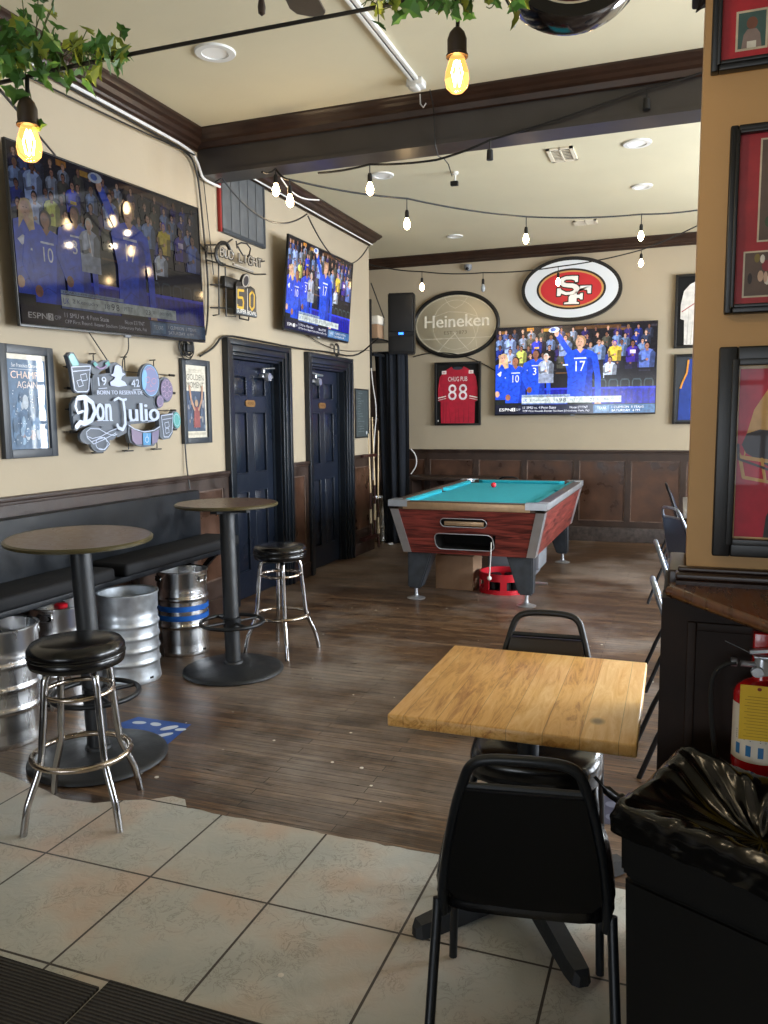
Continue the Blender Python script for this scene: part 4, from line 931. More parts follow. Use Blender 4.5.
def screen_picture(seed=3):
    """volleyball broadcast, 0..1.778 across and 0..1 up"""
    W_ = 1.778; f = Flat(.00003); rn = random.Random(seed)
    f.rect(0, 0, W_, 1, '#15131a')
    for i in range(26):
        x = rn.uniform(0, W_); y = rn.uniform(.45, 1); w = rn.uniform(.05, .22)
        f.rect(x, y, min(W_, x+w), min(1, y+rn.uniform(.01, .03)), rn.choice(['#2c2a3a', '#35303a', '#2a2438', '#40364a', '#6b4a2a']))
    for x, y, w, c in ((.03, .93, .09, '#8a5a20'), (.36, .955, .08, '#c8862a'), (.55, .94, .07, '#b98d2e'), (.9, .95, .5, '#5a3a1c'), (.72, .88, .1, '#8a6020')): f.rect(x, y, x+w, min(.995, y+.035), c)
    pal = ['#7088b8', '#8a96b0', '#22348c', '#2e2460', '#3a2e70', '#1c1a24', '#18161c', '#64789c', '#4a4a40', '#343c54', '#46548a', '#221d40', '#15131a', '#1a1722', '#2a2838']
    sk = ['#c99a84', '#a87460', '#d9b09a', '#8a5c48', '#7a5040']; hr = ['#1c1310', '#3a2618', '#6b4c30', '#0e0c0c', '#8a6a44']
    for row, (y, s) in enumerate(((.97, .038), (.88, .042), (.78, .046), (.67, .05))):
        x = rn.uniform(0, .05); k0_ = f.k; ci = 0
        while x < W_-.02:
            f.k = k0_+(ci % 2)*14; ci += 1
            if not (.62 < x < .70 and row > 1): person_blob(f, min(max(x, .05), W_-.06), min(y+rn.uniform(-.02, .02), .955), s, rn.choice(pal), rn.choice(sk), rn.choice(hr))
            x += rn.uniform(.085, .14)
        f.k = k0_+28
    # the spectators one can tell apart
    person_blob(f, .17, .90, .056, '#9db4ec', '#6a4234', '#16100e'); person_blob(f, .17, .73, .056, '#a9b6dc', '#b88a78', '#120d10')
    person_blob(f, .30, .76, .05, '#cfd76a', '#9c6c58', '#1a1210'); person_blob(f, .475, .86, .048, '#1c34d8', '#c99a84', '#2a1c14'); f.rect(.45, .75, .50, .77, '#d8b83a')
    person_blob(f, .62, .76, .05, '#151318', '#b88a78', '#120d10'); person_blob(f, .80, .86, .06, '#90a6dc', '#c99a84', '#3a2618')
    person_blob(f, 1.17, .80, .058, '#7e98c8', '#c99a84', '#3a2618'); person_blob(f, 1.34, .78, .058, '#e2c44a', '#d0a08c', '#4030c0'); f.rect(1.28, .70, 1.41, .74, '#e8d048')
    person_blob(f, 1.53, .77, .06, '#3a249a', '#8a5c48', '#1a1210'); f.rect(1.5, .66, 1.56, .70, '#e8d8f0'); person_blob(f, 1.68, .74, .07, '#5c74c0', '#a87460', '#0e0c0c')
    person_blob(f, 1.29, .60, .06, '#cfdaf0', '#b88a78', '#120d10'); f.rect(1.23, .36, 1.36, .43, '#0e0d12')
    person_blob(f, 1.03, .70, .055, '#2c2a30', '#d0a08c', '#2a1c14')
    # empty chairs behind the blue press table
    f.rect(.92, .30, W_, .38, '#0b0a10')
    for x in np.arange(1.08, W_-.04, .125):
        f.poly([(x-.052, .27), (x-.05, .36), (x-.035, .385), (x+.035, .385), (x+.05, .36), (x+.052, .27)], '#3a4a50'); f.poly([(x-.04, .27), (x-.04, .35), (x-.028, .37), (x+.028, .37), (x+.04, .35), (x+.04, .27)], '#0e1216')
    f.rect(.45, .08, W_, .29, '#0d17a8'); f.rect(.45, .275, W_, .295, '#2a3ae8')
    f.k += 1
    for x in np.arange(.5, W_-.02, .06): f.poly([(x, .08), (x+.02, .08), (x+.02, .27), (x, .27)], '#0b1290', keep=True)
    # bench side in front
    player(f, .095, .70, .10, '', hair='#d8b98a', longh=True, base=.07); f.poly([(.02, .47), (.06, .50), (.11, .48), (.05, .44)], '#e8ecff')
    player(f, .235, .66, .10, '10', hair='#3a2a20', base=.07, w=1.15, skin='#a06a50'); player(f, .47, .735, .098, '3', hair='#1c1310', base=.1, skin='#8a5844')
    person_blob(f, .585, .65, .072, '#a9b2c8', '#d9b09a', '#c8c4c0'); f.rect(.50, .355, .67, .46, '#98a2ba'); f.stroke([(.575, .6), (.60, .46)], .008, '#f0f0f0', disc=False)
    # the tall player with the ball hand raised
    player(f, .965, .87, .135, '17', hair='#b08a60', raised=True, base=.1, num_s=1.05)
    f.stroke([(.86, .68), (.80, .76), (.72, .885)], .062, '#1d4fe0'); f.ell(.70, .915, .026, .04, '#e0b49c', 12); f.ell(.67, .955, .062, .032, '#d6e0f4', 16, .1); f.ell(.66, .957, .03, .02, '#5a78d0', 12)
    # score strip
    f.rect(.31, .20, .86, .222, '#93a8c8'); f.text('NCAA CHAMPIONSHIP SEMIFINAL', .33, .205, '#26324a', w=.48, h=.012)
    f.rect(.31, .125, 1.42, .195, '#cdd8d6'); f.text('UK', .325, .14, '#1440b8', w=.05, h=.036); f.text('2 Kentucky', .40, .142, '#5b6a86', w=.22, h=.032)
    f.text('18', .68, .142, '#50607c', w=.045, h=.032); f.text('9', .74, .138, '#1c2c50', w=.03, h=.042); f.text('8', .785, .138, '#1c2c50', w=.03, h=.042); f.text('PITT', .86, .145, '#6b7a90', w=.09, h=.028)
    f.text('23', 1.08, .142, '#46546c', w=.05, h=.032); f.text('SET 1 (BEST OF 5)', 1.155, .145, '#6b7a90', w=.22, h=.026)
    f.rect(.31, .112, .82, .125, '#5a74b0')
    # ticker
    f.rect(0, 0, W_, .108, '#0d1024'); f.rect(.27, .005, 1.12, .1, '#171d3a'); f.rect(1.12, .005, W_, .1, '#3f6a9a'); f.rect(1.14, .02, 1.29, .09, '#6f93b8')
    f.text('ESPN', .05, .035, '#ffffff', w=.14, h=.034); f.rect(.195, .032, .235, .072, '#ffffff'); f.text('2', .203, .037, '#101428', w=.024, h=.03)
    f.text('CFP', .25-.005+.0, .04, '#dfe3f0', w=.05, h=.024)
    f.text('11 SMU vs. 4 Penn State', .325, .060, '#eef1ff', w=.38, h=.028); f.text('Noon ET/TNT', .86, .060, '#eef1ff', w=.2, h=.026)
    f.text('CFP First Round: Beaver Stadium (University Park, Pa)', .325, .018, '#eef1ff', w=.75, h=.028)
    f.text('TEXAS', 1.16, .045, '#e4ecf6', w=.1, h=.03); f.text('1 CLEMSON  5 TEXAS', 1.32, .058, '#f0f4fa', w=.34, h=.024); f.text('SATURDAY  4 PM', 1.32, .02, '#f0f4fa', w=.30, h=.024)
    return f
def tv(label, o, u, w, h, screen, rot=0, tilt=0, off=.09, depth=.05):
    r = wthing('television', label, 'television', o, u, group='wall mounted televisions', rot=rot, tilt=tilt)
    b = .008
    m = MB(); m.box((-w/2, 0, -h/2), (w/2, .018, h/2), .004); m.box((-w*.38, .018, -h*.38), (w*.38, depth, h*.25), .01); m.build('housing', 'tv_plastic', r)
    m = MB()
    m.box((-w/2+b, -.006, -h/2), (w/2-b, -.0002, -h/2+.016), .001); m.box((-w/2+b, -.006, h/2-b), (w/2-b, -.0002, h/2), .001); m.box((-w/2, -.006, -h/2), (-w/2+b, -.0002, h/2), .001); m.box((w/2-b, -.006, -h/2), (w/2, -.0002, h/2), .001)
    m.build('bezel', 'tv_plastic', r)
    f = screen_picture(); f.build('screen', screen, r, T=Matrix.Translation((-w/2+b, -.001, -h/2+.016)), scale=((w-2*b)/1.778, h-.016-b), clip=(1.778, 1))
    m = MB(); m.box((-.25, depth, -.18), (.25, off, .18)); m.box((-.03, depth-.01, -.25), (.03, off, .25)); m.build('wall_mount', 'black_plastic', r)
    m = MB(); m.box((-.03, -.008, -h/2-.012), (.03, .01, -h/2+.004), .003); m.build('sensor', 'grey_plastic', r)
    return r
tv('largest television, dark picture, on the left wall above the tequila sign', (XL+.10, 4.515, 2.70), LW, 1.885, 1.01, 'screen_dim', rot=math.radians(-2.0), tilt=math.radians(0))
tv('television on the left wall above the two black doors', (XL+.16, 7.53, 2.887), LW, 1.54, .86, 'screen_mid', rot=math.radians(0), tilt=math.radians(5), off=.13)
tv('brightest television, on the back wall above the pool table', (-1.335, YB-.085, 2.235), BW, 2.05, 1.155, 'screen_bright', off=.085)

# ============================================================ SIGNS AND FRAMED THINGS ON THE BACK WALL
def oval(n, rx, rz, cx=0, cz=0): return [(cx+rx*math.cos(2*PI*i/n), cz+rz*math.sin(2*PI*i/n)) for i in range(n)]
o = wthing('oval_sign', 'large oval sign with white ring and red centre above the back television', 'sign', (-1.385, YB, 3.262), BW)
o.rotation_euler = (0, math.radians(2), 0)
m = MB(); m.prism(oval(72, .635, .405), -.075, -.002, 'xz'); m.build('body', 'black_frame', o, angle=30)
f = Flat(.00012)
f.poly(oval(64, .59, .36), '#dde3ea'); f.poly(oval(64, .438, .257), '#1a120e'); f.poly(oval(64, .41, .233), '#c79355'); f.poly(oval(64, .385, .213), '#c3222c')
def rib(pts, w, c): f.stroke(pts, w, c, disc=False)
# interlocked slab letters
Sx = [(.062, .098), (.062, .150), (-.03, .150), (-.10, .143), (-.135, .11), (-.125, .07), (-.08, .052), (.0, .045), (.05, .028), (.065, -.005), (.045, -.04), (-.02, -.052), (-.10, -.052), (-.165, -.06), (-.165, -.005)]
S2 = [(.085, .16), (.085, .085), (.05, .085), (.045, .105), (.0, .118), (-.06, .118), (-.09, .103), (-.09, .085), (-.06, .072), (.02, .068), (.075, .050), (.105, .02), (.105, -.02), (.075, -.05), (.02, -.07), (-.06, -.075), (-.12, -.055), (-.13, -.085), (-.172, -.085), (-.172, .01), (-.13, .01), (-.118, -.01), (-.06, -.038), (-.01, -.038), (.03, -.025), (.04, -.005), (.02, .012), (-.04, .02), (-.10, .03), (-.145, .06), (-.155, .10), (-.13, .14), (-.07, .16), (.0, .162)]
F2 = [(.115, .035), (.255, .035), (.255, -.06), (.215, -.06), (.205, -.015), (.16, -.01), (.08, -.012), (.08, -.075), (.115, -.075), (.125, -.055), (.155, -.055), (.155, -.135), (.125, -.135), (.115, -.115), (.08, -.115), (.08, -.165), (.112, -.172), (.112, -.19), (-.075, -.19), (-.075, -.172), (-.02, -.165), (-.02, -.10), (.0, -.075), (.04, -.07), (.085, -.045), (.108, -.01)]
for pts in (S2, F2):
    f.stroke(pts+[pts[0]], .03, '#16100c')
for pts in (S2, F2): f.poly(pts, '#f1efec')
f.build('sign_face', 'sign_print', o, T=Matrix.Translation((0, -.0755, 0)))
# oval brewery mirror
o = wthing('oval_mirror', 'oval bar mirror with black rim and pale lettering left of the red oval sign', 'mirror', (-2.93, YB, 2.892), BW)
m = MB(); m.prism(oval(64, .585, .415), -.012, -.001, 'xz'); m.build('mirror_glass', 'mirror', o, angle=30)
m = MB(); m.tube([(p[0], -.02, p[1]) for p in oval(72, .592, .424)], .026, 10, closed=True); m.build('rim', 'black_frame', o)
f = Flat(.00012)
f.stroke(oval(48, .555, .385)+[(.555, 0)], .008, '#e6dfca', disc=False)
f.stroke(oval(40, .32, .33)+[(.32, 0)], .007, '#d9d0b8', disc=False); f.stroke([(-.3, .12), (-.1, .18), (.12, .16), (.3, .1)], .007, '#d9d0b8'); f.stroke([(-.52, -.18), (.52, -.18)], .006, '#e6dfca')
f.stroke([(-.15, .36), (-.08, .26), (.0, .22), (.1, .27), (.17, .36)], .007, '#d9d0b8'); f.stroke([(-.25, -.36), (-.1, -.2), (.02, -.1)], .008, '#e6dfca'); f.stroke([(.18, -.34), (.05, -.2), (-.02, -.1)], .008, '#e6dfca')
f.stroke([(.3, -.30), (.27, -.1), (.2, .1)], .007, '#d9d0b8')
[f.text('Heineken', -.44+d_, -.03, '#efe9d8', w=.90, h=.165) for d_ in (0, .008)]; f.text('EST. 1873', -.16, -.125, '#8d836c', w=.32, h=.045)
f.build('printed_design', 'print_matte', o, T=Matrix.Translation((0, -.0125, 0)))

def frame_box(r, w, h, fw, fd, mt, back='black_gap'):
    m = MB()
    rframe(m, -w/2, 0, w/2, h, fw, -fd, -.002, .003)
    m.build('frame', mt, r); m = MB(); m.box((-w/2+.005, -fd*.35, .005), (w/2-.005, -.003, h-.005)); m.build('backing', back, r)
def jersey(f, cx, w, z0, z1, body, dark, sleeves=True):
    H_ = z1-z0
    P_ = [(-.44, 0), (-.46, .30), (-.42, .55), (-.50, .38), (-.50, .42), (-.50, .62), (-.44, .82), (-.36, .92), (-.16, 1.0), (-.1, .965), (0, .95), (.1, .965), (.16, 1.0), (.36, .92), (.44, .82), (.50, .62), (.50, .42), (.50, .38), (.42, .55), (.46, .30), (.44, 0), (0, -.01)]
    P_ = [(-.44, 0), (-.45, .38), (-.52, .40), (-.52, .62), (-.47, .82), (-.36, .92), (-.16, 1.0), (-.1, .955), (0, .94), (.1, .955), (.16, 1.0), (.36, .92), (.47, .82), (.52, .62), (.52, .40), (.45, .38), (.44, 0), (0, -.01)]
    f.poly([(cx+p[0]*w, z0+p[1]*H_) for p in P_], body)
    for x0, x1, b in ((-.33, -.28, .5), (-.20, -.24, .35), (.03, .0, .4), (.14, .17, .36), (.27, .30, .5), (-.08, -.04, .3), (-.40, -.36, .75)): f.poly([(cx+x0*w, z0+.01*H_), (cx+(x0+.025)*w, z0+.01*H_), (cx+x1*w, z0+b*H_)], dark)
o = wthing('framed_jersey', 'framed red football jersey numbered 88 under the oval mirror', 'framed jersey', (-2.892, YB, 1.53), BW)
frame_box(o, .65, .86, .028, .055, 'black_frame')
f = Flat(.00012); jersey(f, 0, .54, .03, .80, '#b01430', '#8c0c26')
for x, a in ((-.215, 1), (.165, -1)): f.rect(x-.01, .70, x+.055, .745, '#f0e8e4'); f.text('8', x+.002, .706, '#a01028', w=.018, h=.03); f.text('8', x+.024, .706, '#a01028', w=.018, h=.03)
f.text('CHUG PUB', -.135, .60, '#f3ecea', w=.27, h=.062)
for x in (-.135, .015): f.text('8', x, .345, '#f0e9ee', w=.12, h=.215); f.text('8', x+.0, .345, '#f0e9ee', w=.12, h=.215)
for x in (-.135, .015):
    for zz in (.375, .48): f.rect(x+.043, zz, x+.077, zz+.048, '#a01230')
for s_ in (-1, 1): f.stroke([(s_*.28, .375), (s_*.165, .40)], .014, '#f1ece4', disc=False); f.stroke([(s_*.28, .345), (s_*.165, .37)], .008, '#f1ece4', disc=False)
f.ell(0, .775, .07, .022, '#2c3440'); f.rect(-.285, .05, -.27, .075, '#d8d2cc')
f.build('jersey', 'print_matte', o, T=Matrix.Translation((0, -.030, 0)))
m = MB(); m.box((-.30, -.050, .03), (.30, -.048, .83)); 
m.bm.free()
o = wthing('framed_jersey', 'framed white baseball jersey beside the pillar, upper of the two', 'framed jersey', (.25, YB, 2.465), BW)
frame_box(o, .74, .89, .03, .055, 'black_frame')
f = Flat(.00012); jersey(f, .02, .62, .04, .83, '#d9d5cf', '#bdb8b2')
f.stroke([(-.29, .44), (-.2, .50), (-.12, .55)], .01, '#a01820', disc=False); f.text('GI', -.15, .60, '#7c1a1c', w=.10, h=.075); f.stroke([(.32, .44), (.24, .50), (.16, .55)], .01, '#a01820', disc=False)
f.build('jersey', 'print_matte', o, T=Matrix.Translation((0, -.030, 0)))
o = wthing('framed_jersey', 'framed blue basketball jersey beside the pillar, lower of the two', 'framed jersey', (.235, YB, 1.53), BW)
frame_box(o, .69, .86, .03, .055, 'black_frame', back='slate_frame')
f = Flat(.00012); f.poly([(-.28, .05), (-.27, .42), (-.24, .50), (-.19, .62), (-.17, .80), (-.10, .80), (-.05, .65), (.0, .60), (.05, .65), (.10, .80), (.17, .80), (.19, .62), (.24, .50), (.27, .42), (.28, .05)], '#1f3c8e')
f.stroke([(-.262, .44), (-.235, .52), (-.19, .63), (-.175, .79)], .022, '#d99032', disc=False); f.stroke([(.262, .44), (.235, .52), (.19, .63), (.175, .79)], .022, '#d99032', disc=False)
f.ell(.0, .36, .13, .13, '#e0b040'); f.ell(0, .36, .115, .115, '#24479c')
f.build('jersey', 'print_matte', o, T=Matrix.Translation((0, -.030, 0)))

# ============================================================ LEFT WALL
def poster(label, y0, y1, z0, z1, fn, mt='slate_frame', fw=.045, fd=.035):
    w, h = y1-y0, z1-z0
    o = wthing('framed_poster', label, 'framed picture', (XL, (y0+y1)/2, z0), LW, group='framed pictures')
    frame_box(o, w, h, fw, fd, mt); f = Flat(.00012); fn(f, w-2*fw, h-2*fw); f.build('print', 'print_glass', o, T=Matrix.Translation((-w/2+fw, -.016, fw))); return o
def champs(f, w, h):
    f.rect(0, 0, w, h, '#dcd6c8'); f.rect(.006, .0, w-.006, h-.03, '#4a6684')
    f.text('San Francisco Chronicle', w*.15, h-.075, '#d8dde4', w=w*.7, h=.022); f.rect(w*.1, h-.088, w*.9, h-.086, '#c8ccd2')
    f.text('CHAMPS', w*.12, h-.14, '#e4c9b8', w=w*.76, h=.042); f.text('AGAIN', w*.26, h-.195, '#e0d0c8', w=w*.5, h=.04)
    rn = random.Random(4)
    for i in range(34): f.ell(rn.uniform(.04, w-.04), rn.uniform(.04, h-.25), rn.uniform(.01, .03), rn.uniform(.02, .05), rn.choice(['#5c7da0', '#3a5878', '#7f9cb8', '#8a7f86', '#44607c', '#b0bcc8']), 10)
    for i in range(60): f.ell(rn.uniform(.02, w-.02), rn.uniform(.02, h-.2), .003, .003, '#c8d6e4', 6)
def golden(f, w, h):
    f.rect(0, 0, w, h, '#cfc9ba'); f.text('THE PRESS DEMOCRAT', w*.2, h-.045, '#8a8272', w=w*.6, h=.014); f.rect(w*.1, h-.055, w*.9, h-.053, '#9a9484')
    f.text('GOLDEN', w*.1, h-.115, '#56544c', w=w*.8, h=.045); f.text('MOMENT', w*.1, h-.175, '#56544c', w=w*.8, h=.045)
    f.rect(w*.08, .05, w*.92, h-.20, '#3a4a62'); rn = random.Random(8)
    for i in range(36): f.ell(rn.uniform(w*.12, w*.88), rn.uniform(.07, h-.24), rn.uniform(.006, .018), rn.uniform(.01, .03), rn.choice(['#64748c', '#8a8a90', '#2a3850', '#a89a8c', '#4c5c78']), 8)
    f.ell(w*.5, .27, .022, .028, '#b89a80'); f.poly([(w*.35, .08), (w*.38, .2), (w*.42, .24), (w*.6, .24), (w*.64, .2), (w*.66, .08)], '#8c4c4c')
    f.stroke([(w*.4, .22), (w*.25, .3), (w*.2, .40)], .022, '#b08a74'); f.stroke([(w*.6, .22), (w*.76, .3), (w*.8, .40)], .022, '#b08a74')
    f.rect(w*.08, .02, w*.92, .04, '#b8b2a2')
poster('framed newspaper front page reading CHAMPS at the left edge under the large television', 3.50, 3.91, 1.415, 2.065, champs, fw=.05)
poster('framed newspaper page reading GOLDEN MOMENT right of the tequila sign', 5.255, 5.64, 1.445, 2.10, golden, fw=.045)
# grey board high on the wall beyond the beam
o = wthing('wall_board', 'grey slatted board with a red edge high on the left wall under the beam', 'board', (XL, 6.25, 3.165), LW)
m = MB(); m.box((-.35, -.03, 0), (.37, -.006, .535))
for i in range(5): m.box((-.345+i*.14, -.036, .012), (-.345+i*.14+.128, -.03, .53), .002)
m.build('board', 'greyboard', o); m = MB(); m.box((-.375, -.03, 0), (-.351, -.006, .535)); m.build('side_edge', 'red_edge', o)
m = MB(); m.box((-.35, -.042, 0), (.34, -.0365, .03), .002); m.box((.341, -.042, 0), (.37, -.0365, .535), .002); m.build('border', 'slate_frame', o)
# chalkboard next to the second door
o = wthing('chalkboard', 'small dark chalkboard on the wall to the right of the second black door', 'chalkboard', (XL, 8.975, 1.40), LW)
frame_box(o, .42, .585, .014, .02, 'black_frame'); f = Flat(.00012); f.rect(-.195, .015, .195, .57, '#3c4648')
rn = random.Random(5)
for i in range(16):
    z_ = .53-i*.03; x_ = -.15+rn.uniform(0, .05); f.stroke([(x_+k*.02, z_+rn.uniform(-.004, .004)) for k in range(rn.randint(3, 11))], .004, '#7c8688', disc=False)
f.ell(.14, .06, .022, .022, '#c4cace'); f.build('slate', 'print_matte', o, T=Matrix.Translation((0, -.012, 0)))

# ------------------------------------------------------------ tequila sign
SX = -3.50
def tq(pts, X=SX, s=4.518, ox=50, oy=340):
    out = []
    for a, b in pts:
        p = P(ox+a/s, oy+b/s, X=X); out.append((p.y, p.z))
    return out
o = thing('tequila_sign', 'dark cut-out tequila bar sign with pale lettering and glasses on the left wall', 'sign', (XL, 4.5, 1.43))
OM = Matrix.Translation((-XL, -4.5, -1.43))
outline = [(90, 60), (105, 55), (130, 90), (150, 112), (180, 115), (190, 100), (200, 92), (215, 102), (235, 102), (262, 86), (275, 100), (285, 108), (305, 108), (325, 120), (340, 150), (345, 170), (390, 165), (408, 175), (402, 130), (415, 112), (440, 105), (470, 112), (490, 140), (498, 172), (515, 165), (540, 172), (555, 205), (552, 235), (540, 258), (515, 265), (505, 300), (488, 310), (490, 330), (520, 328), (560, 318), (580, 330), (588, 365), (575, 400), (555, 405), (545, 435), (515, 448), (495, 445), (485, 470), (440, 482), (400, 478), (365, 460), (355, 420), (340, 430), (310, 440), (280, 450), (262, 480), (235, 508), (205, 500), (190, 480), (160, 470), (140, 440), (135, 415), (110, 408), (105, 375), (100, 330), (95, 290), (105, 258), (125, 248), (100, 225), (90, 170), (85, 110), (78, 75)]
core = [(185, 175), (230, 160), (262, 160), (275, 190), (330, 190), (345, 175), (390, 170), (430, 245), (470, 262), (488, 300), (490, 365), (440, 375), (370, 380), (350, 420), (310, 440), (270, 395), (180, 385), (130, 400), (105, 370), (100, 290), (120, 255), (170, 250), (195, 250)]
G = MB()
def slab(pts, x0=.0, x1=.035): G.prism(tq(pts), SX-x1, SX-x0, 'yz')
def ellp(cx, cy, rx, ry, rot=0, n=26): return [(cx+rx*math.cos(t)*math.cos(rot)-ry*math.sin(t)*math.sin(rot), cy+rx*math.cos(t)*math.sin(rot)+ry*math.sin(t)*math.cos(rot)) for t in [2*PI*i/n for i in range(n)]]
G.T = OM
slab(core, .008, .026)
slab([(90, 100), (183, 108), (180, 230), (170, 242), (118, 240), (108, 228)], .004, .022)
slab([(78, 70), (92, 55), (108, 56), (135, 100), (138, 118), (95, 125)], .002, .03)
slab([(196, 160), (255, 150), (275, 150), (270, 108), (300, 100), (325, 115), (345, 150), (345, 165), (405, 165), (420, 245), (195, 252)], .006, .04)
slab([(185, 118), (192, 92), (208, 92), (222, 104), (250, 90), (270, 90), (278, 112), (262, 128), (236, 140), (215, 165), (195, 150)], .008, .036)
slab(ellp(450, 183, 45, 78, -.12), 0, .022); slab(ellp(522, 225, 34, 58, -.1), .004, .022); slab(ellp(492, 275, 22, 36), .006, .022)
slab([(354, 385), (375, 398), (420, 412), (470, 405), (492, 388), (500, 405), (490, 450), (470, 478), (430, 484), (395, 478), (362, 462), (352, 425)], .0, .03)
slab([(488, 340), (556, 330), (553, 420), (540, 445), (512, 450), (495, 440)], -.004, .03); slab(ellp(566, 362, 22, 42, -.1), .0, .03)
slab(ellp(190, 430, 55, 40, -.3), .002, .022); slab(ellp(228, 462, 44, 46), .003, .023); slab(ellp(265, 420, 40, 32, .5), .004, .024)
slab([(105, 345), (125, 330), (150, 380), (122, 412), (108, 400)], .002, .022)
G.build('sign_board', 'sign_slate', o, angle=30) if 'sign_slate' in M else (mat('sign_slate', '#545c68', .45), G.build('sign_board', 'sign_slate', o, angle=30))
FY = Flat(.00012)   # drawn in (y, z) with x as depth, turned onto the wall
def fl(pts, col): FY.poly(tq(pts, SX), col)
def fs(pts, w, col): FY.stroke(tq(pts, SX), w, col)
pale = '#b4c1da'; blue = '#6fa8d8'; teal = '#4f9a98'; lav = '#9a9cc4'
fl([(80, 76), (90, 62), (103, 62), (127, 104), (128, 115), (100, 118)], teal)
fs([(95, 122), (110, 225), (122, 234), (165, 233), (173, 222), (180, 118), (95, 122)], .006, pale); fs([(102, 142), (176, 135)], .005, pale)
for q in ([(135, 158), (160, 152), (166, 180), (140, 186), (135, 158)], [(118, 185), (140, 178), (148, 205), (128, 212), (118, 185)]): fs(q, .004, pale)
fl([(192, 108), (200, 98), (214, 112), (204, 124)], teal); fl([(245, 105), (262, 95), (270, 112), (255, 122)], teal); fs([(205, 118), (222, 130), (240, 126), (255, 112)], .008, '#8a70a0')
fl([(272, 206), (268, 190), (285, 180), (292, 168), (270, 158), (283, 152), (290, 118), (302, 112), (318, 120), (324, 148), (338, 154), (322, 166), (318, 180), (336, 190), (345, 206), (308, 212)], '#b4bfe0')
fl(ellp(450, 183, 38, 70, -.12), '#727aa4'); fl(ellp(424, 180, 11, 45, .05), blue); fs(ellp(450, 183, 37, 69, -.12), .005, blue)
for q in (ellp(438, 180, 10, 13), ellp(466, 186, 10, 13)): fs(q+[q[0]], .004, '#b07a8c')
fs([(435, 225), (450, 232), (468, 228)], .005, '#b07a8c'); fs([(452, 200), (450, 208), (457, 210)], .004, '#b07a8c'); fs([(435, 135), (450, 125), (468, 138)], .004, '#b07a8c')
fl(ellp(524, 225, 27, 50, -.1), '#6c6484')
for k in range(8): fs(ellp(524+16*math.cos(k*PI/4), 222+28*math.sin(k*PI/4), 8, 12), .0028, '#a88aa8')
fl(ellp(493, 277, 16, 28), '#6c6484'); fs(ellp(493, 277, 12, 20), .003, '#a88aa8')
fl([(362, 400), (410, 420), (412, 470), (385, 472), (366, 455)], '#7a6c88'); fl([(414, 420), (452, 420), (450, 474), (416, 474)], '#3f86b8'); fl([(455, 418), (488, 405), (480, 462), (456, 470)], '#6c6484')
fs(ellp(433, 450, 8, 12)+[(441, 450)], .004, pale); fs([(433, 438), (433, 425)], .004, pale)
fs([(350, 385), (375, 402), (420, 415), (465, 408), (490, 392)], .006, pale)
fs([(497, 342), (510, 438), (530, 438), (546, 415), (550, 334), (497, 342)], .006, pale); fs([(503, 360), (548, 352)], .004, pale); fs([(512, 375), (530, 370), (533, 392), (516, 397), (512, 375)], .004, pale); fs([(515, 402), (530, 398), (532, 418), (518, 422), (515, 402)], .004, pale)
fl(ellp(567, 362, 17, 36, -.1), teal); fs(ellp(567, 362, 12, 27, -.1), .003, pale)
for q in ([(158, 415), (175, 400), (215, 402), (250, 422), (282, 432), (296, 425)], [(296, 400), (265, 412), (225, 435), (185, 445), (160, 435), (158, 415)], ellp(226, 468, 26, 28), [(180, 460), (205, 450), (240, 440), (262, 470), (240, 495), (215, 490)], [(160, 440), (190, 470), (235, 450), (290, 420)]): fs(q, .0045, pale)
# lettering
def word(t, x0, y0, x1, y1, hgt, col, w0=None):
    """word laid along the wall between two measured base points"""
    a = P(50+x0/4.518, 340+y0/4.518, X=SX); b = P(50+x1/4.518, 340+y1/4.518, X=SX)
    L_ = b.y-a.y; ang = math.atan2(b.z-a.z, L_); vs, fs_ = text_mesh(t, 1, w=abs(L_), h=hgt); FY.k += 1; k0 = len(FY.V)
    FY.V += [(a.y+v[0]*math.cos(ang)-v[1]*math.sin(ang), -FY.k*FY.step, a.z+v[0]*math.sin(ang)+v[1]*math.cos(ang)) for v in vs]
    for q in fs_: FY.F.append(tuple(k0+i for i in q)); FY.C.append(col)
word('19', 212, 208, 250, 204, .055, pale); word('42', 362, 214, 400, 210, .05, pale); fs([(212, 220), (250, 217)], .004, pale); fs([(366, 226), (402, 224)], .004, pale)
fs([(196, 340), (210, 332)], .003, pale)
# big D with its flourish, then the serif letters
fs([(120, 262), (150, 258), (185, 285), (195, 325), (180, 362), (150, 378), (128, 372), (112, 392)], .03, pale); fs([(150, 262), (156, 310), (150, 374)], .034, pale); fs([(112, 268), (106, 300), (118, 330), (140, 322)], .016, pale)
for dx_ in (-2.2, 0, 2.2):
    word('on', 204+dx_, 366, 270+dx_, 366, .112, pale); word('ulio', 352+dx_, 368, 486+dx_, 364, .122, pale)
for dx_ in (0, 1.5): word('BORN TO RESERVA DE', 204+dx_, 246.4, 410+dx_, 246.4, .026, '#a9b4cc')
fs([(282, 272), (300, 262), (322, 272), (335, 268)], .016, pale); fs([(322, 272), (330, 330), (332, 380), (320, 405), (300, 396), (296, 384)], .022, pale)
for x in (207, 232, 246, 266): fs([(x-3, 364), (x+8, 364)], .006, pale)
for x in (440, 357, 412, 455): fs([(x-6, 366), (x+8, 365)], .006, pale)
mt_ = Matrix(((0, -1, 0, SX+.004), (1, 0, 0, 0), (0, 0, 1, 0), (0, 0, 0, 1)))
FY.build('sign_face', 'sign_print', o, T=OM @ mt_)
m = MB(); m.T = OM
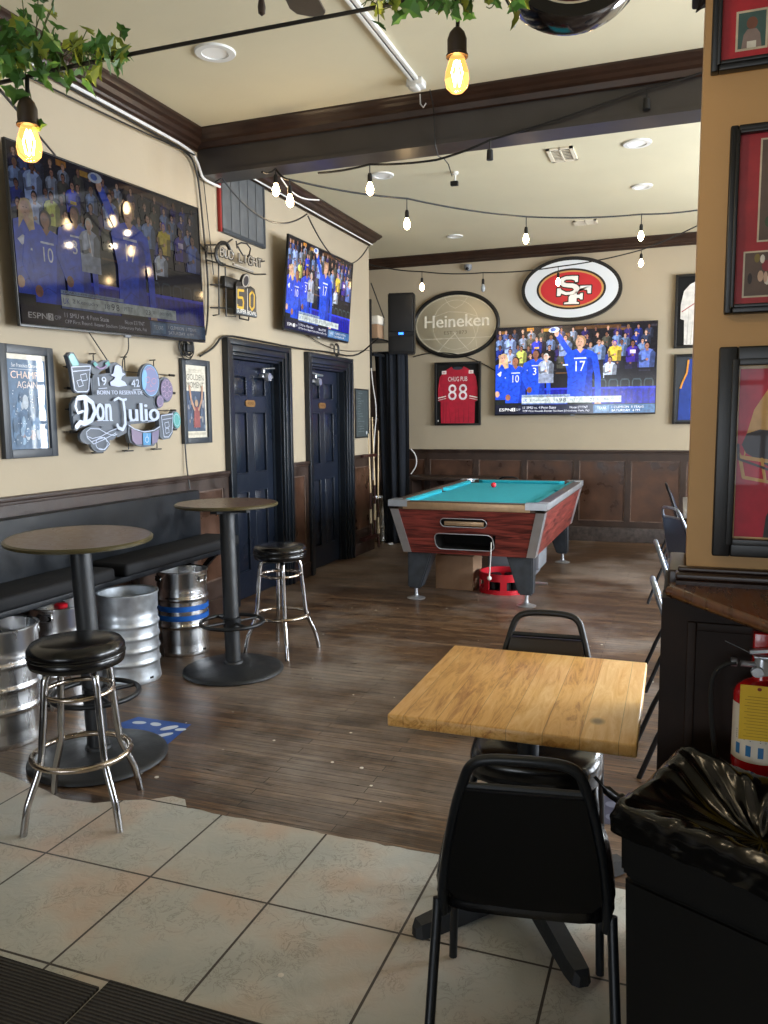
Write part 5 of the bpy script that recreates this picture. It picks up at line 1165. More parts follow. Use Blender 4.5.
for a in (4.24, 4.55, 4.87):
    m.tube([(XL+.0, a+.03, 2.06), (XL+.05, a+.03, 2.06), (XL+.055, a, 2.05), (XL+.055, a, 1.43), (XL, a, 1.42)], .004, 6)
    m.tube([(XL+.055, a-.05, 1.42), (XL+.055, a+.05, 1.42)], .005, 6)
for z_ in (1.56, 1.70, 1.83, 1.96):
    m.tube([(XL+.03, 3.99, z_), (XL+.05, 3.99, z_), (XL+.05, 5.13, z_), (XL+.03, 5.13, z_)], .003, 6)
    for y_ in (4.03, 5.09): m.tube([(XL+.05, y_-.03, z_), (XL+.05, y_+.03, z_)], .009, 8)
m.build('mounting_frame', 'neon_black', o)
m = MB(); m.T = OM; m.tube(smooth([(XL+.04, 4.22, 2.20), (XL+.04, 4.30, 2.12), (XL+.04, 4.40, 2.02), (XL+.05, 4.42, 1.96)], 2), .004, 6); m.tube(smooth([(XL+.04, 4.62, 2.20), (XL+.04, 4.62, 2.10), (XL+.04, 4.55, 2.05), (XL+.05, 4.53, 1.98)], 2), .004, 6); m.build('power_cord', 'cable_black', o)

# ------------------------------------------------------------ unlit neon beer sign above the first door
o = thing('neon_sign', 'unlit neon beer sign with a gold 50 plaque beside the largest television', 'sign', (XL, 6.0, 2.43))
NX = -3.48; OM2 = Matrix.Translation((-XL, -6.0, -2.43))
def nq(pts, X=NX, s=10.24, ox=200, oy=230): 
    r = []
    for a, b in pts: p = P(ox+a/s, oy+b/s, X=X); r.append((X, p.y, p.z))
    return r
m = MB(); m.T = OM2
for q in ([(60, 155), (250, 150), (330, 96)], [(60, 235), (160, 240)], [(60, 303), (400, 400), (560, 455), (672, 452)], [(75, 160), (65, 300)], [(190, 340), (195, 865), (135, 875)], [(258, 380), (268, 885), (365, 885)], [(110, 560), (350, 560)], [(110, 795), (350, 800)], [(405, 870), (405, 905), (498, 925), (500, 880)], [(370, 110), (380, 190)], [(600, 330), (660, 318)]): m.tube(nq(q, NX-.05), .0065, 6)
for q in ([(75, 160), (75, 160)], ): pass
m.tube([(XL, P(205, 246, X=XL).y, 2.98), (NX-.05, P(205, 246, X=NX).y, 2.98)], .008, 6)
m.build('hanger_frame', 'neon_black', o)
m = MB(); m.T = OM2; m.box((NX-.07, 5.77, 2.70), (NX-.02, 6.12, 2.79), .01); m.build('transformer', 'neon_black', o)
m = MB(); m.T = OM2
cir = [(235+78*math.cos(t), 240+118*math.sin(t)) for t in [i*PI/12 for i in range(5, 25)]]
m.tube(nq(cir), .011, 8); m.tube(nq([(a_-3, b_+4) for a_, b_ in cir], NX+.012), .005, 6); m.tube(nq([(235+62*math.cos(t), 240+100*math.sin(t)) for t in [i*PI/12 for i in range(6, 24)]]), .006, 8)
m.tube(nq([(380, 150), (420, 130), (480, 140), (518, 190), (505, 250), (485, 270)]), .0065, 8); m.tube(nq([(385, 165), (410, 210), (440, 260)]), .0065, 8)
m.build('neon_tubing', 'neon_black', o)
def stroke_word(m, word_, x0, y0, x1, y1, h, X, r):
    L = {'B': [[(0, 0), (0, 1), (.6, 1), (.75, .8), (.6, .55), (0, .52)], [(.6, .55), (.85, .3), (.65, 0), (0, 0)]], 'U': [[(0, 1), (0, .25), (.2, 0), (.6, 0), (.8, .25), (.8, 1)]], 'D': [[(0, 0), (0, 1), (.5, 1), (.8, .7), (.8, .3), (.5, 0), (0, 0)]], 'L': [[(0, 1), (0, 0), (.7, 0)]], 'I': [[(.3, 0), (.3, 1)]], 'G': [[(.8, .8), (.55, 1), (.2, .95), (0, .6), (0, .3), (.25, 0), (.65, 0), (.8, .3), (.8, .48), (.45, .48)]], 'H': [[(0, 0), (0, 1)], [(0, .5), (.75, .5)], [(.75, 0), (.75, 1)]], 'T': [[(0, 1), (.8, 1)], [(.4, 1), (.4, 0)]], ' ': []}
    n = len(word_)
    for i, ch in enumerate(word_):
        for st in L[ch]:
            pts = []
            for a, b in st:
                t = (i+a*.92)/n; pts.append((x0+(x1-x0)*t, y0+(y1-y0)*t-b*h))
            m.tube(nq(pts, X), r, 6)
m = MB(); m.T = OM2; stroke_word(m, 'BUD LIGHT', 205, 262, 640, 392, 82, NX-.004, .0125); m.build('letter_backing', 'neon_black', o)
m = MB(); m.T = OM2; stroke_word(m, 'BUD LIGHT', 205, 262, 640, 392, 82, NX+.012, .0058); m.build('lettering', 'neon_tube', o)
m = MB(); m.T = OM2; m.tube(nq([(340, 350), (540, 425)], NX+.01), .012, 6); m.build('small_lettering_bar', 'neon_tube', o)
m = MB(); m.T = OM2
def yz(pts, X): return [(a[1], a[2]) for a in nq(pts, X)]
m.prism(yz([(365, 560), (380, 530), (430, 530), (445, 560), (475, 600), (495, 585), (520, 575), (560, 605), (578, 700), (580, 830), (580, 900), (362, 860), (360, 800)], NX), NX-.02, NX, 'yz'); m.prism(yz(ellp(465, 520, 40, 75, .15), NX), NX-.02, NX+.004, 'yz'); m.build('plaque', 'neon_black', o)
f = Flat(.00012)
def g2(pts): return [(a[1], a[2]) for a in nq(pts, NX)]
f.poly(g2(ellp(466, 520, 36, 68, .15)), '#9a958c'); f.poly(g2(ellp(466, 522, 26, 52, .15)), '#23222a')
f.poly(g2([(370, 575), (445, 575), (468, 620), (468, 830), (368, 810)]), '#3f3c3a'); f.poly(g2([(490, 600), (545, 605), (568, 700), (570, 840), (490, 830)]), '#3f3c3a')
f.stroke(g2([(440, 622), (385, 615), (385, 690), (430, 695), (440, 740), (435, 800), (380, 790), (380, 770)]), .02, '#c9a22c'); f.stroke(g2([(530, 630), (505, 660), (505, 780), (525, 820), (548, 790), (550, 670), (530, 630)]), .018, '#c9a22c')
f.stroke(g2([(478, 600), (480, 830)]), .012, '#b8b4ac', disc=False); f.stroke(g2([(370, 578), (370, 808)]), .008, '#a8a49c', disc=False); f.stroke(g2([(573, 700), (574, 840)]), .008, '#a8a49c', disc=False)
f.poly(g2([(364, 812), (578, 858), (578, 896), (364, 852)]), '#4e565e')
a = nq([(374, 842)], NX)[0]; b = nq([(572, 884)], NX)[0]; vs, fs_ = text_mesh('SUPER BOWL', 1, w=abs(b[1]-a[1]), h=.034); ang = math.atan2(b[2]-a[2], b[1]-a[1]); f.k += 1; k0 = len(f.V)
f.V += [(a[1]+v[0]*math.cos(ang)-v[1]*math.sin(ang), -f.k*f.step, a[2]+v[0]*math.sin(ang)+v[1]*math.cos(ang)) for v in vs]
for q in fs_: f.F.append(tuple(k0+i for i in q)); f.C.append('#e8e6e0')
f.build('plaque_face', 'sign_print', o, T=OM2 @ Matrix(((0, -1, 0, NX+.005), (1, 0, 0, 0), (0, 0, 1, 0), (0, 0, 0, 1))))

# ============================================================ CORNER : CURTAIN, SPEAKER, CUES
o = thing('curtain', 'black floor-length curtain hanging in the far left corner', 'curtain', (-3.42, 9.75, 0))
m = MB(); NU = 90; NV = 26; G_ = []
for j in range(NV+1):
    t = j/NV; z = 2.46*(1-t)+.015; row = []
    for i in range(NU+1):
        u = i/NU; wd = .45-.09*t**1.5; xc = -.09+.07*t
        fold = .03*(.5+.8*t)*math.sin(u*PI*2*3.6+1.1*t+.8*math.sin(u*5+2*t))+.010*math.sin(u*31+2.5*t)*(.4+t)+.006*math.sin(u*57+5*t)
        row.append(m.v((xc-wd/2+wd*u-(.10*t*(1-u)*-1 if False else 0), -.06*math.sin(PI*u)+fold, z)))
    G_.append(row)
for a, b in zip(G_, G_[1:]):
    for i in range(NU): m.f([a[i], a[i+1], b[i+1], b[i]], True)
cb = m.build('cloth', 'curtain', o, angle=80); q_ = cb.modifiers.new('t', 'SOLIDIFY'); q_.thickness = .004
m = MB(); m.tube([(-.33, .0, 2.475), (.17, .0, 2.475)], .012, 10); m.tube([(-.33, 0, 2.475), (-.32, .9, 2.475)], .012, 10); m.build('curtain_rail', 'aluminium', o)
o = thing('loudspeaker', 'black box loudspeaker on a bracket above the black curtain', 'loudspeaker', (-3.365, 9.78, 2.44), math.radians(12))
m = MB(); m.prism([(-.165, -.14), (.165, -.14), (.165, .04), (.11, .18), (-.11, .18), (-.165, .04)], 0, .75); bmesh.ops.bevel(m.bm, geom=m.bm.edges[:], offset=.012, segments=2, affect='EDGES'); m.build('cabinet', 'black_plastic', o, angle=35)
m = MB(); m.box((-.15, -.152, .27), (.15, -.141, .735), .008); m.build('grille', 'black_plastic', o)
m = MB(); m.box((-.03, -.156, .235), (.03, -.142, .262), .003); m.build('power_light', 'led_blue', o)
m = MB(); m.box((-.15, -.148, .02), (.15, -.141, .22), .006); m.build('lower_panel', 'black_plastic', o)
o = thing('speaker_bracket', 'metal wall bracket and arm behind the loudspeaker in the left corner', 'bracket', (-3.62, 9.33, 2.3))
m = MB(); m.box((-.02, -.04, -.05), (.02, -.02, .78)); m.tube([(.02, 0, .12), (.05, .30, .12)], .02); m.build('arm', 'blackmetal', o)
o = thing('storage_shelf', 'small shelf holding a carton beside the loudspeaker at the end of the left wall', 'shelf', (-3.74, 9.5, 2.62))
m = MB(); m.box((-.12, -.12, -.02), (.2, .35, 0)); m.tube([(-.1, 0, -.02), (-.1, .3, -.25)], .008); m.build('board', 'blackmetal', o)
m = MB(); m.box((-3.80, 9.46, 2.621), (-3.58, 9.68, 2.80), .004); bo = m.build('carton', 'cardboard'); tag(bo, 'small brown carton on the shelf beside the loudspeaker', 'box')
m = MB(); m.box((-3.79, 9.47, 2.801), (-3.57, 9.70, 2.91), .02); bo = m.build('paper_bag', 'paperwhite'); tag(bo, 'crumpled pale paper bag lying on the carton beside the loudspeaker', 'bag')
# cue rack and cues
o = thing('cue_rack', 'dark wooden wall rack for pool cues next to the chalkboard', 'cue rack', (XL, 9.02, 0))
m = MB(); m.box((0.03, -.2, 1.17), (.09, .24, 1.20), .004); m.build('upper_bar', 'cue_dark', o); m = MB(); m.box((.0, -.2, .16), (.10, .24, .20), .004); m.build('lower_bar', 'cue_dark', o)
def cue(x, y, lean, z0, L, label, c2='cue_dark'):
    o = thing('pool_cue', label, 'pool cue', (x, y, z0), group='pool cues')
    m = MB(); m.tube([(0, 0, L*.42), lean_v(lean, L)], [.011, .006], 10); m.build('shaft', 'cue_wood', o)
    m = MB(); m.tube([(0, 0, 0), (0, 0, L*.28)], [.0155, .013], 10); m.tube([(0, 0, L*.28), (0, 0, L*.42)], [.013, .011], 10); m.build('butt', c2, o)
    m = MB(); m.tube([(0, 0, .12*L), (0, 0, .26*L)], [.0162, .0142], 10); m.build('grip_wrap', 'cream', o)
def lean_v(l, L): return (l[0], l[1], L)
cue(XL+.07, 9.08, (-.02, .0), .20, 1.25, 'short pool cue standing on the left side of the cue rack')
cue(XL+.07, 9.22, (-.03, .02), .20, 1.45, 'long pale pool cue in the middle of the cue rack')
cue(-3.56, 9.36, (-.0, .04), .01, 1.47, 'pool cue leaning at the very end of the left wall by the curtain')
keg(-3.72, 9.98, 'steel keg half hidden between the cue rack and the black curtain', R=.19, H=.59, ribs=(.2, .4), slots=False)
m = MB(); m.box((-.45, -.28, 0), (.1, .3, .05)); m.box((-.45, -.28, 1.1), (.1, .3, 1.13)); m.box((-.45, .27, 0), (.1, .3, 2.3)); m.box((-.45, -.28, 1.6), (.1, .3, 1.63)); m.box((-.47, -.28, 0), (-.45, .3, 2.3))
o = thing('storage_cupboard', 'dark open cupboard in the alcove behind the cues and curtain', 'cupboard', (-4.1, 10.35, 0)); m.build('carcass', 'black_wood', o)

# ============================================================ PILLAR : PICTURES, EXTINGUISHER, BIN
def pframe(label, x0, z0, w, h, fw, fd, fn, mt='black_frame', cat='framed picture'):
    o = wthing('framed_picture', label, cat, (x0+w/2, PY, z0), BW, group='framed pictures on the pillar')
    m = MB()
    rframe(m, -w/2, 0, w/2, h, fw, -fd, -.002, .004)
    i_ = fw*.72; rframe(m, -w/2+i_, i_, w/2-i_, h-i_, fw*.28+.004, -fd-.006, -fd+.01, .002)
    m.build('frame', mt, o)
    f = Flat(.00012); fn(f, w-2*fw, h-2*fw); f.build('print', 'print_soft', o, T=Matrix.Translation((-w/2+fw, -fd*.5, fw))); return o
def helmet(f, w, h):
    f.rect(0, 0, w, h, '#c9a878'); f.rect(.008, .008, w-.008, h-.012, '#b3122f'); g = '#c79a55'; d = '#2a2226'
    def f_stroke(p, w_, c): f.stroke([(a-.02, b) for a, b in p], w_, c)
    k = h/.43
    sh = [(.055, .20), (.06, .26), (.075, .32), (.105, .37), (.16, .405), (.22, .41), (.27, .39), (.30, .34), (.31, .26), (.29, .19), (.25, .15), (.20, .15), (.17, .20), (.12, .26), (.08, .27)]
    f.poly([(a-.032, b*k) for a, b in sh], g)
    f.poly([(a-.032, b*k) for a, b in [(.05, .235), (.06, .262), (.09, .272), (.15, .265), (.17, .21), (.19, .17), (.15, .16), (.10, .19), (.06, .215)]], d)
    f_stroke([(.032, .212*k), (.036, .205*k), (.10, .195*k), (.16, .20*k)], .009, g); f_stroke([(.034, .21*k), (.045, .155*k), (.10, .145*k), (.15, .15*k), (.18, .18*k)], .008, g); f_stroke([(.085, .20*k), (.095, .145*k)], .007, g)
    f_stroke([(.03, .235*k), (.032, .20*k), (.10, .175*k), (.16, .18*k)], .006, '#3a2a30')
    f.poly([(.075, .008), (.08, .06*k), (.10, .105*k), (.15, .13*k), (.25, .12*k), (.30, .07*k), (.31, .008)], d); f.poly([(.11, .008), (.115, .03*k), (.15, .05*k), (.2, .008)], g)
    f.ell(.21, .29*k, .04, .045, '#a5142c'); f.ell(.21, .29*k, .03, .034, '#e8e0d4')
def photos(f, w, h):
    f.rect(0, 0, w, h, '#a32028'); 
    for x, z, a, b in ((.022, .02, .10, .11), (.05, .15, .16, .24), (.13, .02, .09, .1)):
        f.rect(x, z, x+a, z+b, '#cbbfa6'); f.rect(x+.004, z+.004, x+a-.004, z+b-.004, '#5c4a40')
        rn = random.Random(int(x*1000))
        for i in range(16): f.ell(rn.uniform(x+.014, x+a-.014), rn.uniform(z+.014, z+b-.014), rn.uniform(.004, .011), rn.uniform(.006, .014), rn.choice(['#8c2a34', '#c9a890', '#3a4a34', '#d8d2c8', '#7a6a30', '#241c1c']), 10)
def card(f, w, h):
    f.rect(0, 0, w, h, '#b5202c'); f.rect(.035, .025, .105, .115, '#cbbfa6'); f.rect(.04, .03, .10, .11, '#3f5c58'); f.ell(.07, .085, .012, .014, '#7a4c3a'); f.poly([(.048, .03), (.052, .06), (.06, .072), (.08, .072), (.088, .06), (.092, .03)], '#8c7a74'); f.rect(.06, .03, .08, .045, '#e0dcd0')
    f.rect(.075, .14, .25, .30, '#d8cdb4'); f.ell(.16, .2, .06, .045, '#8e1c28'); f.ell(.16, .2, .045, .03, '#d8cdb4'); f.rect(.15, .025, .22, .115, '#cbbfa6')
pframe('black framed poster of a gold football helmet on crimson, lowest on the pillar', .083, 1.268, .42, .522, .042, .035, helmet)
pframe('black framed red mount with football photographs, middle of the pillar', .089, 1.870, .42, .442, .018, .03, photos)
pframe('black framed red mount with a small player card, top of the pillar', .039, 2.440, .42, .46, .018, .03, card)
# little black speaker at the pillar's upper edge
o = thing('wall_speaker', 'small black speaker fixed to the upper left edge of the pillar', 'loudspeaker', (.013, 2.32, 2.68))
m = MB(); m.box((-.022, -.06, 0), (.022, .06, .20), .006); m.build('cabinet', 'black_plastic', o); m = MB(); m.tube([(.0, .0, .0), (-.008, .0, -.03), (.01, 0, -.02)], .005); m.build('cable', 'cable_black', o)

# fire extinguisher hung on the dark panel
ex, ey, ez = .196, 2.015, .785
o = thing('fire_extinguisher', 'red fire extinguisher with a yellow tag hanging on the dark panelled pillar foot', 'fire extinguisher', (ex, ey, ez)); o.scale = (.93, .93, .81)
m = MB(); m.lathe([(0, 0), (.055, 0), (.062, .006), (.064, .02), (.064, .225), (.058, .245), (.04, .262), (.022, .272), (.02, .285), (0, .285)], n=48); m.build('cylinder', 'ext_red', o)
m = MB(); A = []
for j, z_ in enumerate((.04, .205)): A.append([m.v((.0648*math.cos(t), .0648*math.sin(t), z_)) for t in [PI+.15+i*(PI-.3)/24 for i in range(25)]])
for i in range(24): m.f([A[0][i], A[0][i+1], A[1][i+1], A[1][i]], True)
lb = m.build('label', 'ext_label', o)
m = MB()
for a in (-.9, -.45, 0, .45):
    for s_ in range(1):
        t0 = -PI/2+a-.13; t1 = -PI/2+a+.13; V = [m.v((.0652*math.cos(t), .0652*math.sin(t), z_)) for t, z_ in ((t0+.03, .058), (t1-.03, .058), (t1-.03, .09), (t0+.03, .09))]; m.f(V)
mat('pictogram', '#2a6a9c', .5); m.build('pictograms', 'pictogram', lb)
m = MB()
for z_ in (.104, .11, .116, .122, .128):
    for a in (-.8, -.2, .35):
        V = [m.v((.0652*math.cos(t), .0652*math.sin(t), zz)) for t, zz in ((-PI/2+a-.2, z_), (-PI/2+a+.2, z_), (-PI/2+a+.2, z_+.002), (-PI/2+a-.2, z_+.002))]; m.f(V)
m.build('print_lines', 'slate_frame', lb)
m = MB(); m.lathe([(0, .28), (.018, .28), (.02, .30), (.016, .335), (0, .335)]); m.tube([(0, 0, .312), (-.05, -.008, .315)], .009, 12); m.lathe([(0, -.028), (.012, -.028), (.013, -.03), (.013, -.042), (0, -.042)], (-.03, -.0, .315), axis='x'); m.build('valve', 'aluminium', o)
m = MB(); m.box((-.02, -.012, .333), (.10, .012, .340), .002); m.prism([(-.03, .345), (.11, .372), (.11, .378), (-.03, .355)], -.01, .01, 'xz'); m.build('lever', 'aluminium', o)
m = MB(); m.lathe([(0, -.012), (.014, -.012), (.016, 0), (.0, .0)], (-.012, -.02, .298), 20, 'y'); m.build('gauge', 'aluminium', o)
m = MB(); hp = smooth([(-.06, -.008, .315), (-.085, -.01, .31), (-.112, -.01, .28), (-.118, -.01, .22), (-.112, -.005, .12), (-.10, .0, .02), (-.095, 0, -.04)], 2); m.tube(hp, .0065, 8); m.build('hose', 'rubber', o)
m = MB(); m.box((-.053, -.074, .115), (.033, -.072, .275)); tg = m.build('inspection_tag', 'tag_yellow', o)
f = Flat(.0001)
for i in range(14): f.rect(-.042+(.006 if i % 2 else 0), .125+i*.009, .024-(.012 if i % 3 else 0), .1265+i*.009, '#a3830f')
f.ell(-.01, .266, .005, .005, '#7a2010'); f.build('tag_print', 'print_matte', tg, T=Matrix.Translation((0, -.0745, 0)))
m = MB(); m.tube(smooth([(.01, -.03, .33), (-.04, -.03, .36), (-.09, -.03, .385)], 2), .0012, 5); m.build('seal_wire', 'aluminium', o)
m = MB(); m.box((-.02, .02, .28), (.025, .07, .40), .004); m.build('wall_hook', 'ext_red', o)

# rubbish bin with liner
BR = math.radians(-26)
o = thing('rubbish_bin', 'tall dark bin lined with a glossy black bag in the lower right corner', 'bin', (-.10, 1.715, .004), BR)
Wb, Db, Hb = .50, .265, .76
def taper(m, z0, z1, i0, i1):
    A = [m.v(p) for p in ((i0, i0, z0), (Wb-i0, i0, z0), (Wb-i0, Db-i0, z0), (i0, Db-i0, z0))]; B = [m.v(p) for p in ((i1, i1, z1), (Wb-i1, i1, z1), (Wb-i1, Db-i1, z1), (i1, Db-i1, z1))]
    for i in range(4): m.f([A[i], A[(i+1) % 4], B[(i+1) % 4], B[i]])
    m.f(A[::-1]); m.f(B)
m = MB(); taper(m, 0, .62, .022, .008); taper(m, .62, .735, .002, .0); bmesh.ops.bevel(m.bm, geom=m.bm.edges[:], offset=.012, segments=3, affect='EDGES'); m.build('container', 'bin_plastic', o)
m = MB(); NB = 96; rnb = random.Random(11)
per = []
def rp(t):
    pts = [(-.012, -.012), (Wb+.012, -.012), (Wb+.012, Db+.012), (-.012, Db+.012)]; L_ = [Wb+.024, Db+.024, Wb+.024, Db+.024]; s_ = t*sum(L_)
    for k in range(4):
        if s_ <= L_[k]: a = Vector((*pts[k], 0)); b = Vector((*pts[(k+1) % 4], 0)); return a.lerp(b, s_/L_[k])
        s_ -= L_[k]
    return Vector((*pts[0], 0))
cen = Vector((Wb/2, Db/2, 0)); ph = [rnb.uniform(0, 6) for _ in range(12)]
def nz(t, k): return sum(math.sin(2*PI*t*f_+ph[(j+k) % 12])/(1+j*.35) for j, f_ in enumerate((3, 7, 11, 17, 23, 31)))/3
rows = []
#        (scale about centre, z, wrinkle amount)
for j, (sc, z_, wr, wz) in enumerate(((1.004, .722, .003, .010), (1.008, .729, .004, .008), (1.012, .737, .005, .006), (1.018, .746, .006, .004), (1.022, .756, .006, .004), (1.0, .772, .006, .006), (.95, .785, .012, .014), (.86, .790, .018, .020), (.68, .775, .025, .024), (.45, .755, .03, .022), (.2, .74, .02, .01))):
    row = []
    for i in range(NB):
        t = i/NB; p = rp(t); d = (p-cen); q = cen+d*sc
        dn = d.normalized(); q += dn*wr*nz(t, j)
        lift = (.022+.035*max(0, 1-abs(p.x/Wb)*1.3))*max(0, (p.y/Db))**1.3*(0, 0, 0, 0, .15, .6, .95, 1, .8, .5, .2)[j]-.02*max(0, p.x/Wb-.2)*(1 if j < 3 else 0)
        row.append(m.v((q.x, q.y, z_+wz*nz(t+.03*j, j+3)+lift)))
    rows.append(row)
for a, b in zip(rows, rows[1:]):
    for i in range(NB): m.f([a[i], a[(i+1) % NB], b[(i+1) % NB], b[i]], True)
m.f(rows[-1]); bg = m.build('bin_liner', 'bag', o, angle=180, subsurf=1)
tx_ = bpy.data.textures.new('crumple', 'CLOUDS'); tx_.noise_scale = .045; dm = bg.modifiers.new('d', 'DISPLACE'); dm.texture = tx_; dm.strength = .014; dm.mid_level = .5
m = MB(); m.tube(smooth([(.01, .06, .765), (-.03, .05, .765), (-.06, .04, .785), (-.08, .03, .81)], 2), [.02]*2+[.017]*4+[.012]*4+[.004]*(len(smooth([(0,0,0)]*4, 2))-10), 10, sq=.5); m.build('knot', 'bag', bg)

# floor marks
mat('sticker_faded', '#2d3048', .5, var=.2, vs=30); mat('sticker_spot', '#5c6074', .5)
def sticker(name, label, pts, spots, m1='sticker_blue', m2='sticker_white'):
    o = MB(); o.prism(pts, .0006, .0016); ob = o.build(name, m1); tag(ob, label, 'sticker')
    s_ = MB()
    for cx, cy, rx, ry, a in spots:
        s_.prism([(cx+rx*math.cos(t)*math.cos(a)-ry*math.sin(t)*math.sin(a), cy+rx*math.cos(t)*math.sin(a)+ry*math.sin(t)*math.cos(a)) for t in [2*PI*i/16 for i in range(16)]], .0017, .0021)
    s_.build('printed_shapes', m2, ob)
sticker('floor_sticker', 'blue distancing sticker on the wood floor beside the nearest pub table base', [(-2.80, 3.38), (-2.76, 3.50), (-2.42, 3.50), (-2.38, 3.23), (-2.56, 3.24)], [(-2.70, 3.43, .04, .02, .2), (-2.60, 3.44, .035, .022, -.2), (-2.50, 3.42, .05, .025, .9), (-2.47, 3.33, .05, .02, .9), (-2.43, 3.42, .03, .018, .4), (-2.52, 3.30, .03, .018, .4)])
sticker('floor_sticker', 'scuffed blue round-spotted sticker on the floor under the far vinyl chair', [(-.34, 3.14), (-.36, 3.38), (-.17, 3.40), (-.15, 3.15)], [(-.30, 3.32, .03, .028, 0), (-.22, 3.32, .03, .028, 0), (-.29, 3.21, .03, .028, 0), (-.21, 3.21, .03, .028, 0)], 'sticker_faded', 'sticker_spot')
rn = random.Random(21)
m = MB()
for k in range(46):
    x = rn.uniform(-3, 0); y = rn.uniform(2.9, 6.5); r = rn.uniform(.003, .009)
    m.lathe([(0, .0025), (r, .0012), (r, .0004)], (x, y, 0), 6)
for x, y in ((-1.05, 1.92), (-2.2, 2.9), (-.78, 3.55), (-1.35, 3.3)): m.lathe([(0, .006), (.010, .0042), (.010, .002)], (x, y, 0), 7)
tag(m.build('floor_crumbs', 'paperwhite'), 'scattered pale crumbs and paper specks on the dark wood floor', 'litter', kind='stuff')
for (pts, lab) in (([(-4+.4, -.2), (-1.512, -.2), (-1.512, 1.69), (-2.0, 1.70), (-3.6, 1.71)], 'black ribbed rubber floor mat in the lower left corner'), ([(-1.50, -.2), (-.35, -.2), (-.37, 1.73), (-1.0, 1.72), (-1.50, 1.725)], 'black ribbed rubber mat right of the corner mat, slightly further forward')):
    m = MB(); m.prism(pts, .0045, .014); tag(m.build('floor_mat', 'ribbed_mat'), lab, 'floor mat', 'rubber floor mats')

# ============================================================ STRING LIGHTS, CABLES, IVY
def small_bulb(p, label, lit=True, r=.024, L=.10):
    """short pendant: wire, socket, bulb"""
    p = Vector(p); o = thing('hanging_bulb', label, 'light bulb', p, group='small string light bulbs')
    m = MB(); m.tube([(0, 0, .0), (0, 0, -L)], .004, 6); m.build('lead', 'cable_black', o)
    m = MB(); m.lathe([(0, -L+.01), (.012, -L+.008), (.017, -L-.01), (.017, -L-.05), (.02, -L-.055), (0, -L-.055)], n=14); m.build('socket', 'cable_black', o)
    m = MB(); m.lathe([(.012, -L-.055), (.02, -L-.075), (r*1.15, -L-.10), (r, -L-.125), (.012, -L-.142), (0, -L-.146)], n=16); m.build('bulb', 'warm_bulb' if lit else 'off_glass', o); return o
def D_(x, y, d): return P(x, y, D=d)
# rear strings : (pixel of bulb, distance, lit)
A1 = P(345, 180, Y=BY1+.02); 
def cord(name, pts, r, mt, label, cat='cable', group=None):
    m = MB(); m.tube(pts, r, 7); o = m.build(name, mt); tag(o, label, cat, group); return o
bulbs = []
def hang(x, y, d, lit, label, L=.10):
    b = P(x, y, D=d); top = Vector((b.x, b.y, b.z+L+.1)); bulbs.append(top); small_bulb(top, label, lit, L=L); return top
t1 = hang(276, 190, 5.85, True, 'lit bulb in front of the left wall crown, left one of the close pair', .05); t2 = hang(290, 201, 5.8, True, 'lit bulb under the beam, right one of the close pair near the left wall', .05)
t3p = P(370, 189, Y=BY0-.05); t3 = Vector((t3p.x, t3p.y, t3p.z+.17)); small_bulb(t3, 'lit bulb hanging on the beam-front cord, above the television over the doors', L=.07)
t4 = hang(407, 224, 6.5, True, 'lit bulb above the left side of the oval mirror, hanging against the ceiling')
t5 = hang(526, 239, 7.4, True, 'lit bulb hanging above the red oval sign')
t6 = hang(641, 236, 7.6, True, 'lit bulb at the right above the back television, upper of two')
t7 = hang(422, 287, 9.6, True, 'lit bulb between the loudspeaker and the oval mirror', .08)
t8 = hang(483, 288, 9.6, False, 'unlit bulb between the oval mirror and the red oval sign', .08)
t9 = hang(558, 282, 9.6, True, 'lit bulb hanging in front of the red oval sign', .08)
t10 = hang(641, 263, 9.4, True, 'lit bulb at the right above the back television, lower of two', .05)
def chain(pts, d): 
    out = []
    for a, b in zip(pts, pts[1:]): out += sag(a, b, d, 8)[:-1]
    return out+[Vector(pts[-1])]
cord('string_light_cord', chain([P(262, 172, D=5.6), t1, t2, t4, t5, t6, P(720, 206, D=7.7)], .02), .0075, 'cable_black', 'black string light cord crossing the rear ceiling just behind the beam')
cord('string_light_cord', chain([P(368, 264, D=9.7), t7, t8, t9, t10, P(720, 214, D=9.2)], .02), .0075, 'cable_black', 'black string light cord running along above the oval mirror and red oval sign')
# cord in front of the beam with an unlit socket
b0 = P(318, 173, Y=BY0-.03); b1 = P(436, 160, Y=BY0-.03); b2 = P(490, 140, Y=BY0-.03); b3 = P(647, 88, Y=BY0-.03); b4 = P(720, 66, Y=BY0-.03)
cord('string_light_cord', chain([b0, t3, b1, b2, b3, b4], .01), .008, 'cable_black', 'black cord looped along the front face of the beam towards the pillar')
for p_, l_ in ((b3, 'empty black lamp socket hanging in front of the beam near the pillar'), (b2, 'empty black lamp socket clipped at the middle of the beam')):
    o = thing('lamp_socket', l_, 'lamp socket', p_); m = MB(); m.tube([(0, 0, .0), (0, 0, -.08)], .005, 6); m.lathe([(0, -.06), (.02, -.065), (.023, -.13), (0, -.13)]); m.build('socket', 'cable_black', o)
